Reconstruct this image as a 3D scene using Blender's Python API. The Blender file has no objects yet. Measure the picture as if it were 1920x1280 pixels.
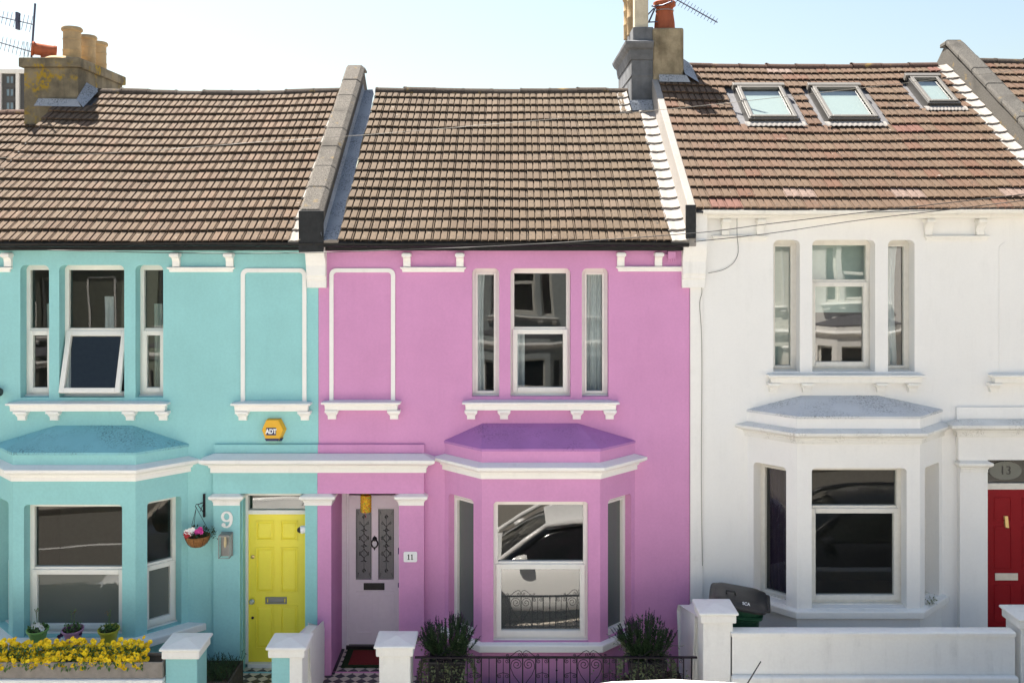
import bpy, bmesh, math, random
from mathutils import Vector, Matrix, noise
from mathutils.geometry import tessellate_polygon
random.seed(7)
R = math.radians
SC = bpy.context.scene
COL = SC.collection

# ------------------------------------------------------------------ camera, sky, sun, exposure
FPX, CXP, CYP, DIST, CAMZ = 1821.0, 953.0, 450.0, 13.0, 6.0
cam_d = bpy.data.cameras.new('camera'); cam = bpy.data.objects.new('camera', cam_d); COL.objects.link(cam)
cam.location = (0, -DIST, CAMZ); cam.rotation_euler = (R(90), 0, 0)
cam_d.sensor_fit = 'HORIZONTAL'; cam_d.sensor_width = 36.0; cam_d.lens = 36.0*FPX/1920
cam_d.shift_x = (960-CXP)/1920; cam_d.shift_y = -(640-CYP)/1920
cam_d.clip_start = 0.05; cam_d.clip_end = 2000
SC.camera = cam
SUN_EL = R(59); SUN_DIR = Vector((-0.62, 0.785, 0)).normalized()      # horizontal direction towards the sun
w = bpy.data.worlds.new('World'); SC.world = w; w.use_nodes = True
wn = w.node_tree.nodes; wl = w.node_tree.links
sky = wn.new('ShaderNodeTexSky'); sky.sky_type = 'NISHITA'; sky.sun_disc = False
sky.sun_elevation = SUN_EL; sky.sun_rotation = math.atan2(SUN_DIR.x, SUN_DIR.y)
sky.air_density = 1.4; sky.dust_density = 2.2; sky.ozone_density = 1.1
wl.new(sky.outputs['Color'], wn['Background'].inputs['Color']); wn['Background'].inputs['Strength'].default_value = 0.05
sun_d = bpy.data.lights.new('sun', 'SUN'); sun_d.energy = 5.0; sun_d.angle = R(0.53); sun_d.color = (1.0, 0.94, 0.85)
sun = bpy.data.objects.new('sun', sun_d); COL.objects.link(sun)
sdir = Vector((SUN_DIR.x*math.cos(SUN_EL), SUN_DIR.y*math.cos(SUN_EL), math.sin(SUN_EL)))
sun.rotation_euler = (-sdir).to_track_quat('-Z', 'Y').to_euler(); sun.location = sdir*60
SC.view_settings.view_transform = 'Standard'; SC.view_settings.look = 'None'
SC.view_settings.exposure = 1.9; SC.view_settings.gamma = 1.0

# ------------------------------------------------------------------ photo measure -> metres
def X(px, Y=0.0): return (px-CXP)*(DIST+Y)/FPX
def Z(py, Y=0.0): return CAMZ-(py-CYP)*(DIST+Y)/FPX

# ------------------------------------------------------------------ materials
def s2l(c): return tuple((v/12.92 if v <= .04045 else ((v+.055)/1.055)**2.4) for v in c)
MATS = {}
class NT:
    def __init__(s, name):
        s.m = bpy.data.materials.new(name); s.m.use_nodes = True; s.t = s.m.node_tree
        s.n = s.t.nodes; s.p = s.n['Principled BSDF']; s.out = s.n['Material Output']
        s.tc = s.n.new('ShaderNodeTexCoord').outputs['Object']
    def link(s, a, b): s.t.links.new(a, b)
    def noise(s, scale, detail=4, rough=.55, vec=None, dist=0.0):
        n = s.n.new('ShaderNodeTexNoise'); n.inputs['Scale'].default_value = scale
        n.inputs['Detail'].default_value = detail; n.inputs['Roughness'].default_value = rough
        n.inputs['Distortion'].default_value = dist
        s.link(vec or s.tc, n.inputs['Vector']); return n.outputs['Fac']
    def ramp(s, fac, stops):
        r = s.n.new('ShaderNodeValToRGB'); e = r.color_ramp.elements
        while len(e) < len(stops): e.new(0.5)
        for k, (p, c) in enumerate(stops):
            e[k].position = p; e[k].color = (*c, 1) if len(c) == 3 else c
        s.link(fac, r.inputs['Fac']); return r.outputs['Color']
    def g(s, fac, a, b): return s.ramp(fac, [(a, (0, 0, 0)), (b, (1, 1, 1))])
    def mix(s, fac, a, b, mode='MIX'):
        m = s.n.new('ShaderNodeMix'); m.data_type = 'RGBA'; m.blend_type = mode
        for sock, v in ((m.inputs[0], fac), (m.inputs[6], a), (m.inputs[7], b)):
            if isinstance(v, (int, float)): sock.default_value = v
            elif isinstance(v, tuple): sock.default_value = (*v, 1) if len(v) == 3 else v
            else: s.link(v, sock)
        return m.outputs[2]
    def math(s, op, a, b):
        m = s.n.new('ShaderNodeMath'); m.operation = op
        for sock, v in ((m.inputs[0], a), (m.inputs[1], b)):
            if isinstance(v, (int, float)): sock.default_value = v
            else: s.link(v, sock)
        return m.outputs[0]
    def mapped(s, scale):
        m = s.n.new('ShaderNodeMapping'); m.inputs['Scale'].default_value = scale
        s.link(s.tc, m.inputs['Vector']); return m.outputs['Vector']
    def bump(s, h, strength, dist=.01):
        b = s.n.new('ShaderNodeBump'); b.inputs['Strength'].default_value = strength; b.inputs['Distance'].default_value = dist
        s.link(h, b.inputs['Height']); s.link(b.outputs['Normal'], s.p.inputs['Normal'])
    def set(s, col=None, rough=None, metal=None, spec=None):
        if col is not None:
            if isinstance(col, tuple): s.p.inputs['Base Color'].default_value = (*col, 1)
            else: s.link(col, s.p.inputs['Base Color'])
        if rough is not None: s.p.inputs['Roughness'].default_value = rough
        if metal is not None: s.p.inputs['Metallic'].default_value = metal
        if spec is not None: s.p.inputs['Specular IOR Level'].default_value = spec

def stucco(name, col, var=.05, dirt=.0, rough=.8, bump=.25, dirtcol=(.18, .17, .14)):
    t = NT(name)
    dark = tuple(c*(1-var) for c in col); lite = tuple(min(.9, c*(1+var)) for c in col)
    c = t.ramp(t.noise(1.1, 5, .6), [(.3, dark), (.7, lite)])
    c = t.mix(.3, c, t.ramp(t.noise(30, 4), [(.35, dark), (.65, lite)]))
    if dirt:
        streak = t.noise(1, 6, .65, t.mapped((9, 9, 1.1)))
        blot = t.noise(3.1, 6, .7)
        f = t.math('MULTIPLY', t.g(streak, .5, .8), t.g(blot, .42, .75))
        c = t.mix(t.math('MULTIPLY', f, dirt), c, dirtcol)
    t.set(c, rough, spec=.3)
    t.bump(t.math('ADD', t.noise(9, 4), t.math('MULTIPLY', t.noise(160, 3), .5)), bump, .006)
    return t.m
def mould(name, col, amount, thr=.52, specks=(.05, .045, .05), smul=1.0):
    t = NT(name)
    c = t.ramp(t.noise(2.0, 5), [(.3, tuple(v*.9 for v in col)), (.7, tuple(min(.9, v*1.06) for v in col))])
    big = t.g(t.noise(2.6*smul, 4), thr-.04, thr+.16); fine = t.g(t.noise(42, 8, .75), .5, .6)
    c = t.mix(t.math('MULTIPLY', t.math('MULTIPLY', big, fine), amount), c, specks)
    t.set(c, .85, spec=.25); t.bump(t.noise(70, 6), .4, .006); return t.m
def plain(name, col, rough=.5, metal=0.0, var=.06, spec=.5, bump=0.0, scale=14):
    t = NT(name)
    c = t.ramp(t.noise(scale, 4), [(.3, tuple(v*(1-var) for v in col)), (.7, tuple(min(.95, v*(1+var)) for v in col))])
    t.set(c, rough, metal, spec)
    if bump: t.bump(t.noise(60, 5), bump, .004)
    return t.m
def glass(name, ior=1.95, tint=(.86, .9, .88), wave=.02, wscale=1.3):
    m = bpy.data.materials.new(name); m.use_nodes = True; n = m.node_tree.nodes; l = m.node_tree.links
    n.remove(n['Principled BSDF'])
    tr = n.new('ShaderNodeBsdfTransparent'); tr.inputs[0].default_value = (*tint, 1)
    gl = n.new('ShaderNodeBsdfGlossy'); gl.inputs['Roughness'].default_value = 0.0
    f0 = ((ior-1)/(ior+1))**2; ge = n.new('ShaderNodeNewGeometry'); dt = n.new('ShaderNodeVectorMath'); dt.operation = 'DOT_PRODUCT'
    l.new(ge.outputs['Normal'], dt.inputs[0]); l.new(ge.outputs['Incoming'], dt.inputs[1])
    def mth(op, a, b=0.0):
        q = n.new('ShaderNodeMath'); q.operation = op; q.use_clamp = op == 'SUBTRACT'
        for sock, v in ((q.inputs[0], a), (q.inputs[1], b)):
            if isinstance(v, (int, float)): sock.default_value = v
            else: l.new(v, sock)
        return q.outputs[0]
    fac = mth('ADD', mth('MULTIPLY', mth('POWER', mth('SUBTRACT', 1.0, mth('ABSOLUTE', dt.outputs['Value'])), 5.0), 1-f0), f0)      # Schlick, the same from both sides
    mx = n.new('ShaderNodeMixShader'); tc = n.new('ShaderNodeTexCoord')
    no = n.new('ShaderNodeTexNoise'); no.inputs['Scale'].default_value = wscale; no.inputs['Detail'].default_value = 0.0
    b = n.new('ShaderNodeBump'); b.inputs['Strength'].default_value = wave; b.inputs['Distance'].default_value = .3
    l.new(tc.outputs['Object'], no.inputs['Vector']); l.new(no.outputs['Fac'], b.inputs['Height']); l.new(b.outputs['Normal'], gl.inputs['Normal'])
    l.new(fac, mx.inputs[0]); l.new(tr.outputs[0], mx.inputs[1]); l.new(gl.outputs[0], mx.inputs[2])
    l.new(mx.outputs[0], n['Material Output'].inputs['Surface']); return m
def film(name, col, ior=1.8):
    m = glass(name, ior, (1, 1, 1), .05, 1.0); n = m.node_tree.nodes; l = m.node_tree.links
    d = n.new('ShaderNodeBsdfDiffuse'); d.inputs[0].default_value = (*col, 1)
    tr = next(x for x in n if x.type == 'BSDF_TRANSPARENT'); mx = next(x for x in n if x.type == 'MIX_SHADER')
    m2 = n.new('ShaderNodeMixShader'); m2.inputs[0].default_value = .8
    l.new(tr.outputs[0], m2.inputs[1]); l.new(d.outputs[0], m2.inputs[2]); l.new(m2.outputs[0], mx.inputs[1]); return m
def tile_mat(name, cols, odd, odd_p=.93):
    t = NT(name)
    g = t.n.new('ShaderNodeNewGeometry').outputs['Random Per Island']
    stops = [(k/len(cols), c) for k, c in enumerate(cols)]
    c = t.ramp(g, stops)
    c = t.mix(t.g(g, odd_p, odd_p+.005), c, odd)
    c = t.mix(.35, c, t.ramp(t.noise(3.0, 5), [(.3, tuple(v*.66 for v in cols[1])), (.7, tuple(v*1.2 for v in cols[1]))]))
    c = t.mix(t.math('MULTIPLY', t.g(t.noise(38, 7, .7), .53, .64), .7), c, (.05, .043, .036))
    c = t.mix(t.math('MULTIPLY', t.g(t.noise(21, 4), .57, .64), t.math('MULTIPLY', t.g(t.noise(2.6, 4), .45, .62), .8)), c, (.035, .032, .028))
    c = t.mix(t.math('MULTIPLY', t.g(t.noise(13, 3, .5, t.mapped((1.0, 1.3, 1.7))), .70, .73), .5), c, (.40, .35, .30))
    t.set(c, .9, spec=.2); t.bump(t.noise(120, 6, .7), .5, .006); return t.m
def stone_speck(name, a, b, c3):
    t = NT(name)
    c = t.ramp(t.noise(75, 6, .8), [(.36, a), (.5, b), (.66, c3)])
    c = t.mix(t.g(t.noise(2.2, 5), .55, .75), c, tuple(v*.55 for v in b))
    c = t.mix(t.math('MULTIPLY', t.g(t.noise(5, 5), .62, .7), .5), c, (.3, .2, .06))
    t.set(c, .95, spec=.15); t.bump(t.noise(90, 6, .7), .7, .01); return t.m
def render_mat(name, base, stain, lichen=0.0):
    t = NT(name)
    c = t.ramp(t.noise(3, 6, .6), [(.3, stain), (.62, base)])
    c = t.mix(t.math('MULTIPLY', t.g(t.noise(1, 5, .6, t.mapped((6, 6, .7))), .5, .7), .6), c, stain)
    if lichen:
        c = t.mix(t.math('MULTIPLY', t.g(t.noise(2.3, 3), .5, .58), t.math('MULTIPLY', t.g(t.noise(24, 6), .42, .55), lichen)), c, (.34, .22, .015))
    t.set(c, .95, spec=.15); t.bump(t.noise(50, 6), .5, .008); return t.m

TEAL = (.295, .585, .585); PINK = (.62, .285, .505); WHITE = (.80, .785, .75)
M = dict(
    teal=stucco('teal_stucco', TEAL, .09, .3, dirtcol=(.16, .34, .33)), pink=stucco('pink_stucco', PINK, .08, .3, dirtcol=(.36, .14, .30)), white=stucco('white_stucco', (.82, .805, .775), .03, .18),
    trim=stucco('white_trim', (.84, .82, .78), .04, .26, .6, .12), trimold=stucco('old_white_trim', (.81, .79, .74), .04, .4, .7, .2),
    gardenwhite=stucco('garden_white', (.87, .85, .80), .05, .36, .75, .6),
    tealroof=mould('teal_bay_roof', (.24, .52, .56), .85, .5, (.07, .13, .14)), pinkroof=mould('pink_bay_roof', (.45, .2, .46), .6, .53, (.12, .05, .13)),
    whiteroof=mould('white_bay_roof', (.62, .63, .64), .8, .47, (.1, .1, .1)), whitecorn=mould('white_cornice', (.76, .745, .70), .6, .5, (.2, .17, .13), 1.6),
    upvc=plain('white_window_frame', (.80, .78, .72), .35, 0, .02), upvcold=plain('aged_window_frame', (.72, .69, .62), .45, 0, .05),
    glass=glass('window_glass', 1.68, (.86, .9, .88), .007), glassw=glass('upstairs_glass', 2.2, (.9, .95, .93), .007), film=film('frosted_film', (.15, .165, .15), 1.75), filmd=film('grey_film', (.10, .105, .10), 2.6),
    curtain=plain('curtain_cloth', (.62, .66, .68), .9, 0, .05), curtaindark=plain('plum_curtain', (.035, .02, .045), .9), net=plain('net_blind', (.42, .50, .47), .9, 0, .04),
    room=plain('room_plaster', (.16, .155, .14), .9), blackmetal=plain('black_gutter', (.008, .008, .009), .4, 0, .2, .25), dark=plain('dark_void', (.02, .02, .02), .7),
    tileA=tile_mat('brown_concrete_tile', [(0.120, 0.084, 0.054), (0.112, 0.080, 0.052), (0.101, 0.069, 0.046), (0.127, 0.092, 0.062)], (0.140, 0.100, 0.071)),
    tileL=tile_mat('warm_concrete_tile', [(0.127, 0.084, 0.054), (0.117, 0.080, 0.052), (0.110, 0.069, 0.046), (0.130, 0.092, 0.062)], (0.147, 0.092, 0.061)),
    tileR=tile_mat('red_brown_tile', [(0.129, 0.080, 0.053), (0.123, 0.083, 0.055), (0.113, 0.071, 0.048), (0.131, 0.088, 0.058), (0.123, 0.069, 0.046)], (0.129, 0.061, 0.040), .95),
    etchline=plain('etched_line', (.055, .058, .06), .5), newtile=plain('pink_new_tile', (.165, .115, .093), .8, 0, .3, .3, .3, 20), redtile=plain('red_tile', (.13, .058, .042), .85, 0, .2, .3, .3, 20),
    mortar=stucco('mortar_white', (.30, .275, .25), .14, .5, .9, .8), ridge=stone_speck('ridge_tile', (.02, .016, .014), (.06, .047, .038), (.16, .13, .105)),
    ridgered=stone_speck('red_ridge_tile', (.03, .018, .015), (.085, .05, .038), (.17, .11, .085)),
    coping=stone_speck('granite_coping', (.03, .026, .023), (.125, .112, .096), (.25, .228, .20)), copingdark=stone_speck('dark_coping', (.03, .028, .025), (.10, .093, .083), (.19, .18, .16)),
    blackpaint=plain('black_bitumen', (.022, .023, .024), .75, 0, .3, .3, .3), lead=mould('lead_flashing', (.30, .32, .35), .9, .36, (.05, .055, .065)),
    chimA=render_mat('ochre_render', (.235, .195, .13), (.085, .075, .055), .9), chimB=render_mat('stained_render', (.34, .28, .185), (.12, .095, .06)),
    chimG=render_mat('grey_chimney_paint', (.155, .16, .17), (.085, .088, .092)), potyel=render_mat('buff_pot', (.46, .33, .18), (.25, .19, .12)), potcream=render_mat('cream_pot', (.56, .50, .38), (.40, .35, .26)),
    potred=render_mat('terracotta_pot', (.42, .12, .055), (.26, .08, .045)), steel=plain('grey_steel', (.27, .265, .26), .45, .6), blind=plain('skylight_blind', (.30, .34, .33), .8, 0, .02), skyinner=plain('taupe_skylight_frame', (.14, .13, .115), .5), skyframe=plain('dark_skylight_frame', (.06, .057, .053), .45, .3), aerial=plain('aerial_metal', (.055, .06, .10), .5, .3),
    yellow=plain('yellow_door_paint', (.95, .80, .06), .38, 0, .02), lilac=plain('lilac_door_paint', (.85, .80, .85), .45, 0, .02), red=plain('red_door_paint', (.27, .004, .010), .5, 0, .04, .2),
    brass=plain('brass', (.55, .42, .2), .3, .9), chrome=plain('brushed_chrome', (.62, .62, .6), .3, .9), iron=plain('wrought_iron', (.008, .005, .010), .5, 0, .2, .25),
    wire=plain('cable_black', (.02, .02, .02), .6), wirelite=plain('cable_pale', (.22, .20, .17), .6),
    binlid=plain('black_bin_plastic', (.026, .025, .025), .42, 0, .1, .4, .1), bingreen=plain('green_bin_plastic', (.012, .06, .03), .35, 0, .15, .5, .1),
    soil=plain('soil', (.05, .036, .025), .95, 0, .3), leaf=plain('leaf_green', (.08, .15, .035), .55, 0, .35, .4, 0, 30), leafdark=plain('leaf_dark', (.030, .062, .020), .6, 0, .4, .4, 0, 30),
    leafpale=plain('leaf_variegated', (.17, .20, .10), .6, 0, .35, .4, 0, 50), lavender=plain('lavender_spike', (.07, .035, .075), .7, 0, .3, .3, 0, 30),
    marigold=plain('yellow_petal', (.93, .54, .008), .6, 0, .3, .3, 0, 16), petalw=plain('white_petal', (.8, .8, .78), .6), petalm=plain('magenta_petal', (.5, .03, .25), .6), petalr=plain('red_petal', (.35, .015, .02), .6),
    petalp=plain('purple_petal', (.06, .012, .06), .6), potgreen=plain('green_plastic_pot', (.24, .46, .12), .4), potlilac=plain('lilac_plastic_pot', (.5, .25, .4), .4), potolive=plain('olive_plastic_pot', (.5, .46, .04), .4),
    wood=plain('grey_planter_wood', (.26, .23, .20), .8, 0, .15, .3, .4), wooddark=plain('dark_planter_wood', (.07, .06, .05), .85, 0, .2, .3, .4), coir=plain('coir_basket', (.26, .12, .045), .9, 0, .3, .2, .8, 40),
    mat=plain('door_mat', (.20, .035, .03), .95, 0, .2, .1, .6, 60), matg=plain('door_mat_edge', (.03, .05, .02), .95, 0, .2, .1, .6, 60), black=plain('black_paint', (.012, .012, .014), .4, 0, .2),
    navy=plain('navy_plastic', (.01, .012, .08), .4), alarmyel=plain('alarm_yellow', (.75, .40, .01), .4, 0, .03), whitep=plain('white_plastic', (.8, .8, .8), .4, 0, .02),
    carwhite=plain('white_car_paint', (.80, .79, .76), .15, 0, .01), cardark=plain('dark_car_paint', (.02, .022, .028), .15), carglass=plain('car_glass', (.01, .012, .013), .05, 0, .1, .8), rubber=plain('tyre_rubber', (.02, .02, .02), .85), alloy=plain('wheel_alloy', (.5, .5, .52), .35, .9), lampglass=plain('lamp_lens', (.65, .67, .7), .08),
    oppblue=stucco('grey_blue_stucco', (.42, .46, .46), .05), oppcream=stucco('cream_stucco', (.75, .72, .64), .05), oppgreen=stucco('sage_stucco', (.32, .36, .28), .05), oppdark=stucco('olive_stucco', (.13, .135, .11), .1),
    darkglass=plain('dark_glass', (.015, .017, .018), .05, 0, .1, .8), slate=plain('slate_roof', (.12, .12, .13), .7, 0, .2),
    lanternglass=glass('lantern_glass', 1.45, (.95, .95, .95), 0), bulb=plain('bulb_glass', (.75, .6, .35), .2), blockwall=plain('dark_brick', (.05, .052, .055), .8), blockpier=plain('pale_pier', (.5, .5, .49), .8), blockglass=plain('tower_glass', (.12, .17, .21), .1), paper=None, tiles=None, etched=None, asphalt=None, paving=None,
)
def special():
    t = NT('checker_tiles'); ck = t.n.new('ShaderNodeTexChecker'); ck.inputs['Scale'].default_value = 1.0
    mp = t.n.new('ShaderNodeMapping'); mp.inputs['Rotation'].default_value = (0, 0, R(45)); mp.inputs['Scale'].default_value = (9.4, 9.4, 0.0)
    mp.inputs['Location'].default_value = (0, 0, .5)
    t.link(t.tc, mp.inputs['Vector']); t.link(mp.outputs['Vector'], ck.inputs['Vector'])
    ck.inputs['Color1'].default_value = (.66, .58, .46, 1); ck.inputs['Color2'].default_value = (.016, .014, .022, 1)
    t.set(t.mix(.12, ck.outputs['Color'], t.ramp(t.noise(12, 5), [(.3, (.1, .09, .07)), (.7, (.5, .45, .38))])), .45); M['tiles'] = t.m
    t = NT('paper_lantern'); v = t.n.new('ShaderNodeTexVoronoi'); v.inputs['Scale'].default_value = 26; t.link(t.tc, v.inputs['Vector'])
    c = t.ramp(t.noise(30, 2), [(.42, (.72, .5, .015)), (.5, (.5, .06, .02)), (.56, (.72, .5, .02)), (.66, (.12, .3, .05))]); t.set(c, .8); M['paper'] = t.m
    t = NT('asphalt'); t.set(t.ramp(t.noise(140, 6, .8), [(.3, (.13, .12, .10)), (.7, (.23, .21, .18))]), .9); M['asphalt'] = t.m
    t = NT('paving'); b = t.n.new('ShaderNodeTexBrick'); b.inputs['Scale'].default_value = 1.6; b.inputs['Color1'].default_value = (.55, .49, .41, 1); b.inputs['Color2'].default_value = (.49, .44, .37, 1)
    b.inputs['Mortar'].default_value = (.12, .11, .1, 1); b.inputs['Mortar Size'].default_value = .01; t.link(t.tc, b.inputs['Vector']); t.set(b.outputs['Color'], .9); M['paving'] = t.m
    t = NT('etched_glass'); t.set(t.ramp(t.noise(60, 3), [(.3, (.155, .165, .17)), (.7, (.20, .21, .215))]), .25, spec=.6); M['etched'] = t.m
special()

# ------------------------------------------------------------------ mesh builder
ORG = {}
FM = (Vector((0, 0, 0)), Vector((1, 0, 0)), Vector((0, 0, 1)), Vector((0, 1, 0)))     # facade frame: u = x, v = z, d = depth
def fpt(F, u, v, d): return F[0]+F[1]*u+F[2]*v+F[3]*d
class MB:
    def __init__(s): s.v = []; s.f = []; s.mi = []; s.cur = 0
    def add(s, vs, fs):
        o = len(s.v); s.v.extend(Vector(p) for p in vs)
        for f in fs: s.f.append([o+i for i in f]); s.mi.append(s.cur)
        return s
    def hexa(s, p):  # 8 points: bottom loop 0-3, top loop 4-7
        return s.add(p, [(3, 2, 1, 0), (4, 5, 6, 7), (0, 1, 5, 4), (1, 2, 6, 5), (2, 3, 7, 6), (3, 0, 4, 7)])
    def box(s, x0, x1, y0, y1, z0, z1):
        return s.hexa([(x0, y0, z0), (x1, y0, z0), (x1, y1, z0), (x0, y1, z0), (x0, y0, z1), (x1, y0, z1), (x1, y1, z1), (x0, y1, z1)])
    def fbox(s, F, u0, u1, v0, v1, d0, d1):
        return s.hexa([fpt(F, u, v, d) for v in (v0, v1) for u, d in ((u0, d0), (u1, d0), (u1, d1), (u0, d1))])
    def ring(s, F, u0, u1, v0, v1, t, d0, d1, tt=None, tb=None):
        tt = tt or t; tb = tb or t
        s.fbox(F, u0, u0+t, v0, v1, d0, d1); s.fbox(F, u1-t, u1, v0, v1, d0, d1)
        s.fbox(F, u0+t, u1-t, v1-tt, v1, d0, d1); s.fbox(F, u0+t, u1-t, v0, v0+tb, d0, d1); return s
    def prism(s, F, poly, d0, d1):  # polygon (u,v) extruded along d
        n = len(poly); a = [fpt(F, u, v, d0) for u, v in poly]; b = [fpt(F, u, v, d1) for u, v in poly]
        tri = tessellate_polygon([[Vector((u, v, 0)) for u, v in poly]])
        return s.add(a+b, [tuple(t) for t in tri]+[tuple(n+i for i in reversed(t)) for t in tri]+[(i, (i+1) % n, n+(i+1) % n, n+i) for i in range(n)])
    def panel(s, F, outer, holes, depths, d=0.0):  # flat face with holes, reveals going in by depths
        loops = [outer]+holes; flat = [p for lp in loops for p in lp]
        tri = tessellate_polygon([[Vector((u, v, 0)) for u, v in lp] for lp in loops])
        s.add([fpt(F, u, v, d) for u, v in flat], [tuple(t) for t in tri])
        for lp, dp in zip(holes, depths):
            if dp <= 0: continue
            n = len(lp); a = [fpt(F, u, v, d) for u, v in lp]; b = [fpt(F, u, v, d+dp) for u, v in lp]
            s.add(a+b, [(i, (i+1) % n, n+(i+1) % n, n+i) for i in range(n)])
        return s
    def sweep(s, path, prof, closed_ends=True):  # path in XY (outward on the right-hand side of travel), prof [(out, z)]
        P = [Vector(p).to_2d() for p in path]; n = len(P); rows = []
        nor = []
        for i in range(n-1):
            t = (P[i+1]-P[i]).normalized(); nor.append(Vector((t.y, -t.x)))
        for i in range(n):
            if i == 0: mv = nor[0]
            elif i == n-1: mv = nor[-1]
            else:
                mv = nor[i-1]+nor[i]; mv = mv/mv.dot(nor[i])
            rows.append(mv)
        def end(i, out):
            p = P[i]+rows[i]*out
            if i in (0, n-1) and closed_ends == 'wall':   # slide along the segment to the wall plane y=0
                t = (P[1]-P[0]) if i == 0 else (P[-1]-P[-2])
                if abs(t.y) > 1e-6: p = p+t*((0.0-p.y)/t.y)
            return p
        m = len(prof)
        vs = []
        for i in range(n):
            for (o, z) in prof:
                p = end(i, o); vs.append((p.x, p.y, z))
        fs = []
        for i in range(n-1):
            for j in range(m-1): fs.append((i*m+j, (i+1)*m+j, (i+1)*m+j+1, i*m+j+1))
            fs.append((i*m+m-1, (i+1)*m+m-1, (i+1)*m, i*m))
        s.add(vs, fs)
        tri = tessellate_polygon([[Vector((o, z, 0)) for o, z in prof]])
        s.add(vs[:m], [tuple(t) for t in tri]); s.add(vs[-m:], [tuple(t) for t in tri]); return s
    def tube(s, pts, r, n=6, cap=True):
        pts = [Vector(p) for p in pts]; k = len(pts); rr = r if isinstance(r, (list, tuple)) else [r]*k
        up = Vector((0.13, 0.2, 1)).normalized(); vs = []
        for i in range(k):
            t = (pts[min(i+1, k-1)]-pts[max(i-1, 0)])
            if t.length < 1e-9: t = Vector((0, 0, 1))
            t.normalize(); a = t.cross(up)
            if a.length < 1e-3: a = t.cross(Vector((1, 0, 0)))
            a.normalize(); b = t.cross(a)
            for j in range(n):
                q = 2*math.pi*j/n; vs.append(pts[i]+(a*math.cos(q)+b*math.sin(q))*rr[i])
        fs = [(i*n+j, i*n+(j+1) % n, (i+1)*n+(j+1) % n, (i+1)*n+j) for i in range(k-1) for j in range(n)]
        if cap: fs += [tuple(reversed(range(n))), tuple(range((k-1)*n, k*n))]
        return s.add(vs, fs)
    def lathe(s, c, prof, n=20, cap=True, axis=None):  # prof [(r, z)] round vertical axis at c
        c = Vector(c); vs = []
        Q = axis.to_track_quat('Z', 'Y').to_matrix() if axis else Matrix.Identity(3)
        for (r, z) in prof:
            for j in range(n):
                q = 2*math.pi*j/n; vs.append(c+Q@Vector((r*math.cos(q), r*math.sin(q), z)))
        k = len(prof); fs = [(i*n+j, i*n+(j+1) % n, (i+1)*n+(j+1) % n, (i+1)*n+j) for i in range(k-1) for j in range(n)]
        if cap: fs += [tuple(reversed(range(n))), tuple(range((k-1)*n, k*n))]
        return s.add(vs, fs)
    def build(s, name, mat, parent=None, at=None, smooth=None, bevel=None, mats=None):
        o0 = Vector(at) if at is not None else (ORG[parent.name] if parent else Vector((0, 0, 0)))
        me = bpy.data.meshes.new(name); me.from_pydata([tuple(p-o0) for p in s.v], [], s.f); me.update()
        for mm in (mats or [mat]): me.materials.append(mm)
        if mats: me.polygons.foreach_set('material_index', s.mi)
        o = bpy.data.objects.new(name, me); COL.objects.link(o)
        if parent: o.parent = parent
        else: o.location = o0
        ORG[o.name] = o0
        if smooth:
            me.shade_smooth(); me.set_sharp_from_angle(angle=R(smooth))
        if bevel:
            b = o.modifiers.new('bevel', 'BEVEL'); b.width = bevel; b.segments = 2; b.limit_method = 'ANGLE'; b.angle_limit = R(40)
        return o
def tag(o, label=None, cat=None, group=None, kind=None):
    if label: o['label'] = label
    if label and not kind: o['kind'] = 'thing'
    if cat: o['category'] = cat
    if group: o['group'] = group
    if kind: o['kind'] = kind
    return o
def thing(name, loc, label, cat, group=None):
    o = bpy.data.objects.new(name, None); COL.objects.link(o); o.location = loc; o.empty_display_size = .2
    ORG[o.name] = Vector(loc); return tag(o, label, cat, group)
def rr(u0, u1, v0, v1, r=.06, n=5, bottom=False):  # rectangle with rounded top corners
    if not bottom: p = [(u0, v0), (u1, v0)]
    else:
        p = [(u0+r-r*math.cos(a), v0+r-r*math.sin(a)) for a in [math.pi/2*k/n for k in range(n+1)]]
        p += [(u1-r+r*math.sin(a), v0+r-r*math.cos(a)) for a in [math.pi/2*k/n for k in range(n+1)]]
    p += [(u1-r+r*math.cos(a), v1-r+r*math.sin(a)) for a in [math.pi/2*k/n for k in range(n+1)]]
    p += [(u0+r-r*math.sin(a), v1-r+r*math.cos(a)) for a in [math.pi/2*k/n for k in range(n+1)]]
    return p
def text_mb(txt, size, depth, offset=0.0):
    c = bpy.data.curves.new('lettering', 'FONT'); c.body = txt; c.size = size; c.extrude = depth; c.offset = offset; c.align_x = 'CENTER'; c.align_y = 'CENTER'
    o = bpy.data.objects.new('lettering', c); COL.objects.link(o)
    dg = bpy.context.evaluated_depsgraph_get(); dg.update(); me = bpy.data.meshes.new_from_object(o.evaluated_get(dg))
    vs = [v.co.copy() for v in me.vertices]; fs = [tuple(p.vertices) for p in me.polygons]
    bpy.data.objects.remove(o); bpy.data.curves.remove(c); bpy.data.meshes.remove(me)
    return vs, fs
def put_text(mb, txt, size, depth, F, u, v, d, offset=0.0, sx=1.0):
    vs, fs = text_mb(txt, size, depth, offset)
    mb.add([fpt(F, u+p.x*sx, v+p.y, d-p.z) for p in vs], fs); return mb

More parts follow.
